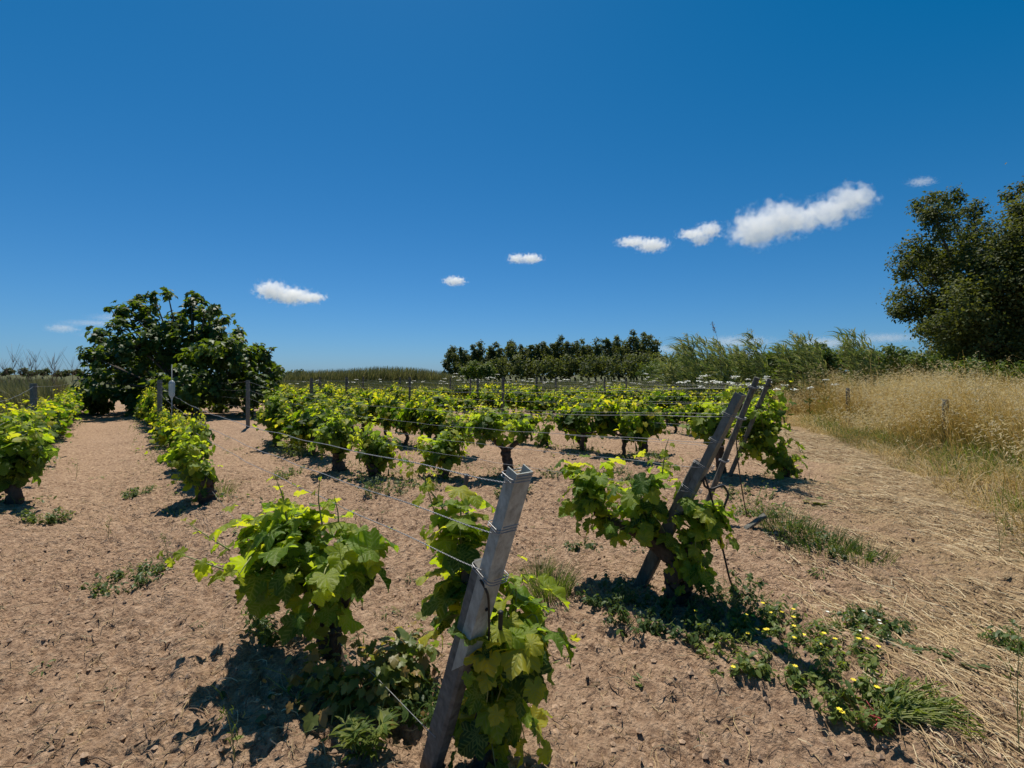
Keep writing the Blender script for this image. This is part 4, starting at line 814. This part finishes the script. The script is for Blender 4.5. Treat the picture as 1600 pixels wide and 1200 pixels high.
# metal rod with plastic bottle
b = rowpt(1, 8.8, 0); mb = MB(); tube(mb, [b - [0, 0, .1], b + [0, 0, .8], b + [0, 0, 1.62]], .007, 6)
tag(mb.build('metal_rod', M['metal'], loc=b), 'thin upright rod in the first row, in front of the fig tree', 'rod')
mb = MB(); z = np.array([0, .03, .055, .10, .20, .30, .335, .355, .362]); rr = np.array([.014, .014, .024, .046, .048, .049, .042, .024, .002]); th = np.arange(20) / 20 * 6.2832
v = np.concatenate([np.stack([b[0] + r_ * np.cos(th), b[1] + r_ * np.sin(th), 0 * th + b[2] + .97 + q], 1) for q, r_ in zip(z, rr)])
k_ = len(z); i = np.arange(k_ - 1)[:, None] * 20; j = np.arange(20)[None]; mb.add(v, [np.stack([i + j, i + (j + 1) % 20, i + 20 + (j + 1) % 20, i + 20 + j], -1).reshape(-1, 4), (np.arange(20) + (k_ - 1) * 20)[None]])
m_, n_n, out = mat('clear_plastic'); p_ = N(n_n, 'BsdfPrincipled', Roughness=.35); p_.inputs['Base Color'].default_value = (.55, .62, .66, 1); tr_ = N(n_n, 'BsdfTransparent'); mx = N(n_n, 'MixShader', Fac=.45); n_n.links.new(p_.outputs[0], mx.inputs[1]); n_n.links.new(tr_.outputs[0], mx.inputs[2]); n_n.links.new(mx.outputs[0], out.inputs[0])
tag(mb.build('plastic_bottle', m_, loc=b + np.array([0, 0, .99])), 'clear plastic bottle turned upside down on the rod by the fig tree', 'bottle')
# ropes
def rope(pts, r, label, name='rope', m='rope'):
    pts = np.array(pts); t = np.linspace(0, 1, len(pts)); tt = np.linspace(0, 1, 40); p = np.stack([np.interp(tt, t, pts[:, i]) for i in range(3)], 1)
    for _ in range(3): p[1:-1] = (p[:-2] + 2 * p[1:-1] + p[2:]) / 4
    mb = MB(); tube(mb, p, r, 7); return tag(mb.build(name, M[m], loc=pts[0]), label, 'rope')
b, a, n_, s_, L = POST[1]
c0 = b + a * L * .69 - n_ * .02 - s_ * .04
rope([c0, b + a * L * .66 + n_ * .012 - s_ * .02, b + a * L * .55 + n_ * .014 + s_ * .02, b + a * L * .44 + n_ * .03 + s_ * .045, b + a * L * .34 + n_ * .035 + s_ * .05, b + a * L * .22 + n_ * .05 + s_ * .05], .004, 'black cord hanging down the front of the nearest post')
rope([b + a * L * .58 + n_ * .01 + s_ * .06, b + a * L * .5 + n_ * .03 + s_ * .07, b + a * L * .4 + n_ * .035 + s_ * .07, b + a * L * .35 + n_ * .035 + s_ * .06], .008, 'thick black strap hanging beside the cord on the nearest post')
Yr = 3.0
rope([P(1098, 735, Yr), P(1100, 760, Yr), P(1112, 765, Yr), P(1130, 757, Yr), P(1139, 772, Yr), P(1130, 795, Yr), P(1135, 815, Yr + .05)], .007, 'black hose looped off the second leaning post')
rope([P(1098, 735, Yr), P(1108, 765, Yr), P(1118, 800, Yr), P(1125, 840, Yr), P(1132, 870, Yr), P(1140, 905, Yr), foot(1146, 935)], .006, 'black rope hanging straight down from the second leaning post')
rope([P(1150, 682, 5.0), P(1153, 720, 5.0), P(1160, 770, 5.0), foot(1168, 808)], .006, 'thin black rope hanging from the third leaning post')
print('vines done')

# ------------------------------------------------------------------ weeds
def weed(px, py, rad, hgt, kind, label, n=60, tint=(.1, .8), flowers=0, fcol='yellow', name='weed_clump', m='weed', group=None, cat='weed', off=None):
    b = foot(px, py); e = empty(name, b, label, cat, group); lf, st, fl = MB(), MB(), MB(); tips = []
    ang = R.rand(n) * 6.28; rr = rad * np.sqrt(R.rand(n)); X = b[0] + np.cos(ang) * rr; Y = b[1] + np.sin(ang) * rr; B3 = base3(X, Y)
    if kind == 'grass':
        ln = np.stack([np.cos(ang), np.sin(ang), 0 * ang], 1) * (.35 + .4 * R.rand(n))[:, None]; tips = blades(lf, B3, hgt * (.5 + .6 * R.rand(n)), np.full(n, .0028) + .0025 * R.rand(n), ln, tint[0] + (tint[1] - tint[0]) * R.rand(n), 4)
    elif kind == 'leafy':
        for q in range(n):
            d = nrm(np.array([math.cos(ang[q]) * .55, math.sin(ang[q]) * .55, .75]) + R.normal(size=3) * .2); L = hgt * (.6 + .6 * R.rand()); p = bez(B3[q], B3[q] + d * L * .6, B3[q] + d * L + np.array([0, 0, .1 * L]), 6)
            tube(st, p, np.linspace(.0022, .001, 6), 3); tips.append(p[-1]); m_n = 12; t = R.randint(1, 6, size=m_n); a = p[t] + R.normal(size=(m_n, 3)) * .006; sd = rdir(m_n)
            leaves(lf, LAN if q % 3 == 0 else OVL, a, sd * .5 + np.array([0, 0, .8]), sd + np.array([0, 0, .25]), .020 + .022 * R.rand(m_n) if rad < 1 else np.full(m_n, .03), np.clip(tint[0] + (tint[1] - tint[0]) * (R.rand(m_n) * .7 + .3 * R.rand()), 0, 1))
    elif kind == 'broad':
        for q in range(n):
            d = np.array([math.cos(ang[q]), math.sin(ang[q]), .5]); L = hgt * (.6 + .6 * R.rand()); leaves(lf, OVL, B3[q:q + 1] + [[0, 0, .01]], np.array([[-d[0] * .4, -d[1] * .4, 1.]]), d[None], np.array([L]), np.array([tint[0] + (tint[1] - tint[0]) * R.rand()]))
        tips = B3
    elif kind == 'lance':
        for q in range(n):
            d = nrm(np.array([math.cos(ang[q]) * .3, math.sin(ang[q]) * .3, 1.])); p = bez(B3[q], B3[q] + d * hgt * .5, B3[q] + d * hgt, 6); tube(st, p, .003, 4); k_ = 26; t = R.randint(1, 6, size=k_); az = R.rand(k_) * 6.28
            dd = np.stack([np.cos(az), np.sin(az), .5 + .5 * R.rand(k_)], 1); leaves(lf, LAN, p[t], np.stack([-np.cos(az) * .3, -np.sin(az) * .3, np.ones(k_)], 1), dd, .05 + .035 * R.rand(k_), tint[0] + (tint[1] - tint[0]) * R.rand(k_))
        tips = B3
    elif kind == 'stalk':
        for q in range(n):
            tp = twigs(st, B3[q], hgt * (.7 + .5 * R.rand()), 6, .0028, .35); m_n = 3
            for t in tp: leaves(lf, LAN, t + R.normal(size=(m_n, 3)) * .01, rdir(m_n), rdir(m_n) + [0, 0, .5], np.full(m_n, .03), np.full(m_n, .5))
            tips += list(tp)
    for nm, mbx, mt in (('leaves', lf, M[m]), ('stem', st, M['cane'])):
        if len(mbx.v): o = mbx.build(nm, mt, loc=b, smooth=False); par(o, e)
    if flowers:
        FLS = []
        tips = np.array(tips); pk = tips[R.randint(len(tips), size=flowers)] + [0, 0, .012]
        for c in pk:
            fl = MB(); FLS.append(fl); a = np.arange(6) / 6 * 6.28 + R.rand(); leaves(fl, OVL, np.tile(c, (6, 1)), np.stack([-np.cos(a) * .3, -np.sin(a) * .3, np.ones(6)], 1), np.stack([np.cos(a), np.sin(a), 0 * a + .1], 1), np.full(6, .013 if fcol == 'yellow' else .010), np.full(6, .5))
        for fl in FLS: o = fl.build('flower', M[fcol], loc=b); par(o, e)
    return e
wl = [
 (862, 925, .13, .26, 'grass', 'green grass tuft to the right of the nearest post', 420, (.1, .8)),
 (840, 900, .10, .20, 'grass', 'smaller grass tuft touching the one right of the nearest post', 200, (.2, 1)),
 (1000, 975, .16, .12, 'leafy', 'dark leafy weeds at the foot of the second post', 44, (0, .6)),
 (950, 945, .12, .12, 'leafy', 'small dark weeds left of the second post foot', 36, (0, .6)),
 (1060, 985, .20, .09, 'leafy', 'weeds in the shade beneath the second-post vine', 40, (0, .5)),
 (1150, 975, .18, .15, 'leafy', 'bushy dark weed clump right of the second vine trunk', 50, (0, .55)),
 (440, 1010, .12, .17, 'leafy', 'grey green weed clump left of the big foreground vine trunk', 60, (.2, .8)),
 (70, 815, .14, .13, 'leafy', 'low green weed near the left edge', 50, (.2, .8)),
 (215, 772, .12, .10, 'leafy', 'small flat weed on the left path', 40, (.1, .7)),
 (205, 905, .22, .10, 'leafy', 'spreading weed with long stems on the left path', 60, (.0, .7)),
 (345, 775, .16, .26, 'grass', 'grass clump right of the dark stump vine', 160, (.0, .6)),
 (480, 715, .3, .30, 'leafy', 'scrubby weeds around the twin trunk vines', 60, (.2, .8)),
 (600, 775, .22, .2, 'leafy', 'small weeds under the twin trunk vines', 50, (.0, .6)),
 (1190, 800, .20, .18, 'leafy', 'leafy weeds beside the anchor board', 60, (.2, .9)),
 (1230, 838, .26, .24, 'grass', 'long green grass in the weed strip right of the board', 420, (.0, .5)),
 (1290, 862, .26, .20, 'grass', 'dark green grass in the middle of the weed strip', 380, (.0, .45)),
 (1345, 880, .22, .16, 'grass', 'grass at the right end of the weed strip', 240, (.0, .6)),
 (1250, 850, .22, .12, 'leafy', 'small leafy weeds among the grass of the weed strip', 40, (.0, .5)),
 (1320, 872, .18, .10, 'leafy', 'low leafy weeds at the far end of the weed strip', 30, (.0, .5)),
 (450, 742, .2, .14, 'leafy', 'small scrubby weed left of the twin trunk vines', 40, (.2, .8)),
 (660, 765, .2, .10, 'leafy', 'low weed below the round bush-like vine', 30, (.1, .7)),
 (880, 745, .3, .12, 'leafy', 'sprawling weeds right of the curved trunk vine', 40, (.0, .6)),
 (905, 860, .10, .07, 'leafy', 'tiny dark weed under the left end of the second-post vine', 24, (.0, .6)),
 (1170, 770, .25, .14, 'leafy', 'small weeds left of the fourth post vine', 36, (.2, .8)),
 (1275, 782, .10, .09, 'broad', 'tiny bright broadleaf plant on the right path', 16, (.3, .8)),
 (1375, 985, .10, .12, 'leafy', 'round dark weed on the straw', 50, (.0, .6)),
 (1410, 1035, .05, .045, 'broad', 'small flat broadleaf seedling right of the yellow flowers', 14, (.2, .7)),
 (1455, 1050, .04, .04, 'broad', 'broad grey green leaves lying on the straw', 10, (.3, .8)),
 (1500, 1055, .06, .065, 'broad', 'large leaved young plant on the straw', 12, (.2, .7)),
 (1350, 1130, .09, .12, 'leafy', 'yellowish weed left of the uprooted plant', 40, (.3, 1)),
 (960, 740, .25, .14, 'leafy', 'small weeds left of the short thick trunk', 50, (0, .6)),
 (800, 765, .2, .12, 'leafy', 'weeds at the foot of the curved trunk vine', 50, (.0, .6)),
 (1010, 718, .4, .12, 'leafy', 'scattered weeds below the short thick trunk', 50, (.0, .6)),
 (1600, 1020, .12, .12, 'leafy', 'green weed on the straw at the right edge', 50, (.1, .7)),
 (675, 1140, .07, .12, 'leafy', 'grey green weeds at the left foot of the nearest post', 50, (.1, .7)),
 (300, 640 + 60, .25, .14, 'leafy', 'small green weed on the ground before the fig tree', 30, (.2, .8)),
 (1005, 1062, .03, .03, 'broad', 'tiny green seedling on bare soil below the second vine', 8, (.3, .8)),
 (170, 838, .05, .22, 'stalk', 'thin upright twiggy weed on the left path', 1, (.2, .8)),
 (125, 750, .05, .28, 'stalk', 'thin weed standing on the left path further back', 1, (.2, .8)),
 (240, 900, .10, .36, 'stalk', 'long thin leaning stems over the spreading weed', 1, (.2, .8)),
 (1545, 868, .06, .34, 'stalk', 'tall thin green stalk on the straw at the right', 1, (.2, .8)),
 (1592, 1215, .03, .45, 'stalk', 'thin dark stalk at the lower right edge', 1, (.2, .8)),
 (360, 1215, .04, .22, 'stalk', 'thin green stalk at the bottom left', 1, (.2, .8)),
 (560, 860, .03, .5, 'stalk', 'thin dry upright stem right of the big foreground vine', 1, (.2, .8)),
]
for (x, y, rd, hh, kd, lab, n, tn) in wl: weed(x, y, rd, hh, kd, lab, n, tn)
weed(570, 1200, .04, .12, 'lance', 'bright green lance leaved weed at the bottom of the picture', 5, (.5, 1))
# yellow-flower patch
fp = [(1130, 1015, .20), (1170, 1040, .20), (1215, 1050, .20), (1260, 1075, .18), (1300, 1100, .14), (1320, 1050, .12), (1240, 1010, .14), (1180, 1000, .14)]
for q, (x, y, rd) in enumerate(fp): weed(x, y, rd, .085, 'leafy', f'yellow flowered weed, {ordn(q)} clump of the patch below the second vine', 26, (.4, 1), 3 + q % 3, 'yellow', name='flowering_weed', group='yellow flowered weeds')
weed(1345, 1010, .10, .10, 'leafy', 'white flowered weed at the upper right of the yellow patch', 30, (.2, .8), 8, 'white', name='flowering_weed')
# uprooted plant with red roots
b = foot(1370, 1150); e = empty('uprooted_plant', b, 'uprooted bright green weed with red root lying at lower right', 'weed'); lf, st, rt_ = MB(), MB(), MB(); 
for q in range(110):
    az = -.15 + R.normal() * .32 + .25; d = np.array([math.cos(az), math.sin(az), .12 + .18 * R.rand()]); L = .14 + .20 * R.rand(); s0 = b + [0, 0, .02]; p = bez(s0, s0 + d * L * .5 + [0, 0, .05], s0 + d * L, 6); tube(st, p, .0016, 3)
    k_ = 12; t = R.randint(2, 6, size=k_); sd = rdir(k_); leaves(lf, LAN, p[t] + R.normal(size=(k_, 3)) * .006, sd + [0, 0, .6], sd * .6 + d, .025 + .025 * R.rand(k_), .6 + .4 * R.rand(k_))
for q in range(14):
    d = nrm(np.array([-1, .1, .1]) + R.normal(size=3) * .5); tube(rt_, bez(b + [.03, 0, .025], b + d * .03 + [0, 0, .02], b + d * (.05 + .03 * R.rand()) + [0, 0, .02], 5), np.linspace(.005, .001, 5), 5)
for nm, mbx, mt in (('leaves', lf, M['weed']), ('stem', st, M['cane']), ('root', rt_, M['redroot'])): o = mbx.build(nm, mt, loc=b); par(o, e)
# grass fringe under vines (uncountable)
FT = np.array(FEET); nf = len(FT); n = nf * 75; w_ = np.repeat(np.arange(nf), 75); amt = R.rand(nf)[w_]
X = FT[w_, 0] + R.normal(size=n) * (.12 + .14 * amt); Y = FT[w_, 1] + R.normal(size=n) * (.12 + .14 * amt) - .03; k = R.rand(n) < .35 + .65 * amt; X, Y = X[k], Y[k]; n = len(X)
mb = MB(); blades(mb, base3(X, Y), .05 + .20 * R.rand(n) ** 1.5, .004 + .004 * R.rand(n), wind(n, .2, .5), np.clip(.3 + R.normal(size=n) * .28, 0, 1), 3)
m2 = n; zz = base3(X, Y) + np.stack([R.normal(size=m2) * .05, R.normal(size=m2) * .05, .01 + .09 * R.rand(m2)], 1); leaves(mb, OVL, zz, rdir(m2) * .6 + [0, 0, .8], rdir(m2), .03 + .03 * R.rand(m2), np.clip(.3 + R.normal(size=m2) * .25, 0, 1))
tag(mb.build('vine_row_grass', M['weed'], smooth=False), 'thin green grass and small weeds growing around the feet of the vines', 'grass', kind='stuff')

mb = MB(); n = 260; Y = 2.0 + 12 * R.rand(n); X = -2.8 - Y * .5 + (5 + Y * 1.1) * R.rand(n); k = X < np.interp(Y, [0, 5, 14], [1.5, 3.2, 6]); X, Y = X[k], Y[k]; n = len(X)
sc = np.repeat(.02 + .05 * R.rand(n) ** 2, 14); pp = np.repeat(np.stack([X, Y, gh(X, Y)], 1), 14, 0); d_ = rdir(14 * n); d_[:, 2] = np.abs(d_[:, 2]) * .6; tn_ = np.repeat(R.rand(n) * .8, 14)
leaves(mb, LAN, pp + d_ * sc[:, None] * .8, d_ * .2 + [0, 0, .9], d_, sc * .9, np.clip(tn_ + R.normal(size=14 * n) * .1, 0, 1))
tag(mb.build('seedlings', M['weed'], smooth=False), 'tiny weed seedlings dotted over the bare soil between rows', 'seedlings', kind='stuff')
# ------------------------------------------------------------------ litter
def litter(X, Y, L, w, ang, tint, name, lab, m, arch=.02):
    n = len(X); z = gh(X, Y) + .004; d = np.stack([np.cos(ang), np.sin(ang), R.normal(size=n) * .12], 1); s = np.stack([-np.sin(ang), np.cos(ang), 0 * ang], 1)
    t = np.array([-.5, -.17, .17, .5]); c = np.stack([X, Y, z], 1)[:, None] + t[None, :, None] * (d * L[:, None])[:, None]
    c[..., 2] += arch * (1 - (2 * t) ** 2)[None] * (R.rand(n) * 1.0)[:, None]; c += (s * (R.normal(size=n) * .22 * L)[:, None])[:, None] * ((2 * t) ** 2)[None, :, None]
    c[..., 2] = np.maximum(c[..., 2], gh(c[..., 0], c[..., 1]) + .003)
    hw = (w / 2)[:, None, None]; up = np.array([0, 0, 1.]); v = np.stack([c - s[:, None] * hw, c + up * hw * 1.3, c + s[:, None] * hw], 2).reshape(n, 12, 3)
    f = np.array([[3 * i, 3 * i + 1, 3 * i + 4, 3 * i + 3] for i in range(3)] + [[3 * i + 1, 3 * i + 2, 3 * i + 5, 3 * i + 4] for i in range(3)])
    mb = MB(); mb.add(v.reshape(-1, 3), (f[None] + (np.arange(n) * 12)[:, None, None]).reshape(-1, 4), np.repeat(tint, 12)); return tag(mb.build(name, M[m], smooth=False), lab, 'straw', kind='stuff')
n = 30000; Y = 1.6 + 11 * R.rand(n) ** 1.2; X = np.interp(Y, [0, 1.9, 3, 4.6, 6, 9, 14], [1.5, 1.5, 1.8, 2.4, 3.4, 4.3, 5.8]) + (edge_x(Y) + .6 - np.interp(Y, [0, 1.9, 3, 4.6, 6, 9, 14], [1.5, 1.5, 1.8, 2.4, 3.4, 4.3, 5.8])) * R.rand(n) ** .8
k = fb(X * 1.4, Y * 1.4, 61) > .36; X, Y = X[k], Y[k]; n = len(X)
litter(X, Y, .025 + .26 * R.rand(n) ** 1.8, (.0016 + .0030 * R.rand(n)) * (1 + Y * .08), np.pi / 2 + .2 + .35 * (Y > 5) + R.normal(size=n) * .42 + np.pi * (R.rand(n) > .5), np.clip(.42 + R.normal(size=n) * .36, 0, 1), 'straw', 'mown straw lying over the soil on the right', 'straw')
n = 8000; Y = 1.5 + 10 * R.rand(n) ** 1.4; X = -3.5 - Y * .35 + (7 + Y * .8) * R.rand(n)
litter(X, Y, .03 + .10 * R.rand(n) ** 2, .002 + .003 * R.rand(n), R.rand(n) * 6.28, np.clip(.35 + R.normal(size=n) * .3, 0, 1), 'scattered_straw', 'bits of straw and broken stems scattered on the sandy soil', 'straw')
# twigs
mb = MB()
for q in range(620):
    Y = 1.6 + 4.5 * R.rand() ** 1.5; X = -2.6 - Y * .3 + (4.6 + Y * .6) * R.rand(); a = R.rand() * 6.28; L = .02 + .15 * R.rand() ** 2; c = np.array([X, Y, float(gh(X, Y)) + .006]); d = np.array([math.cos(a), math.sin(a), 0])
    p = bez(c - d * L / 2, c + R.normal(size=3) * L * .15 + [0, 0, .012], c + d * L / 2, 6); p[:, 2] = np.maximum(p[:, 2], gh(p[:, 0], p[:, 1]) + .002); tube(mb, p, np.linspace(.0035, .0015, 6), 5)
tag(mb.build('twigs', M['drycane']), 'small dry twigs strewn on the soil', 'twigs', kind='stuff')
# clods
mb = MB(); n = 16000; Y = 1.5 + 8 * R.rand(n) ** 1.5; X = -3.2 - Y * .4 + (6 + Y * .9) * R.rand(n)
ico = np.array([[0, 0, 1], [.9, 0, .3], [.28, .85, .3], [-.73, .5, .35], [-.7, -.55, .25], [.3, -.85, .35], [0, 0, -.6]], float); icf = np.array([[0, 1, 2], [0, 2, 3], [0, 3, 4], [0, 4, 5], [0, 5, 1], [6, 2, 1], [6, 3, 2], [6, 4, 3], [6, 5, 4], [6, 1, 5]])
sz = .003 + .016 * R.rand(n) ** 5; V = ico[None] * (.7 + .6 * R.rand(n, 7, 3)) * sz[:, None, None] + np.stack([X, Y, gh(X, Y)], 1)[:, None]
mb.add(V.reshape(-1, 3), (icf[None] + (np.arange(n) * 7)[:, None, None]).reshape(-1, 3), .5)
tag(mb.build('soil_clods', M['clod'], smooth=False), 'crumbs and clods of sandy soil', 'soil', kind='stuff')
print('objects', len(S.objects))
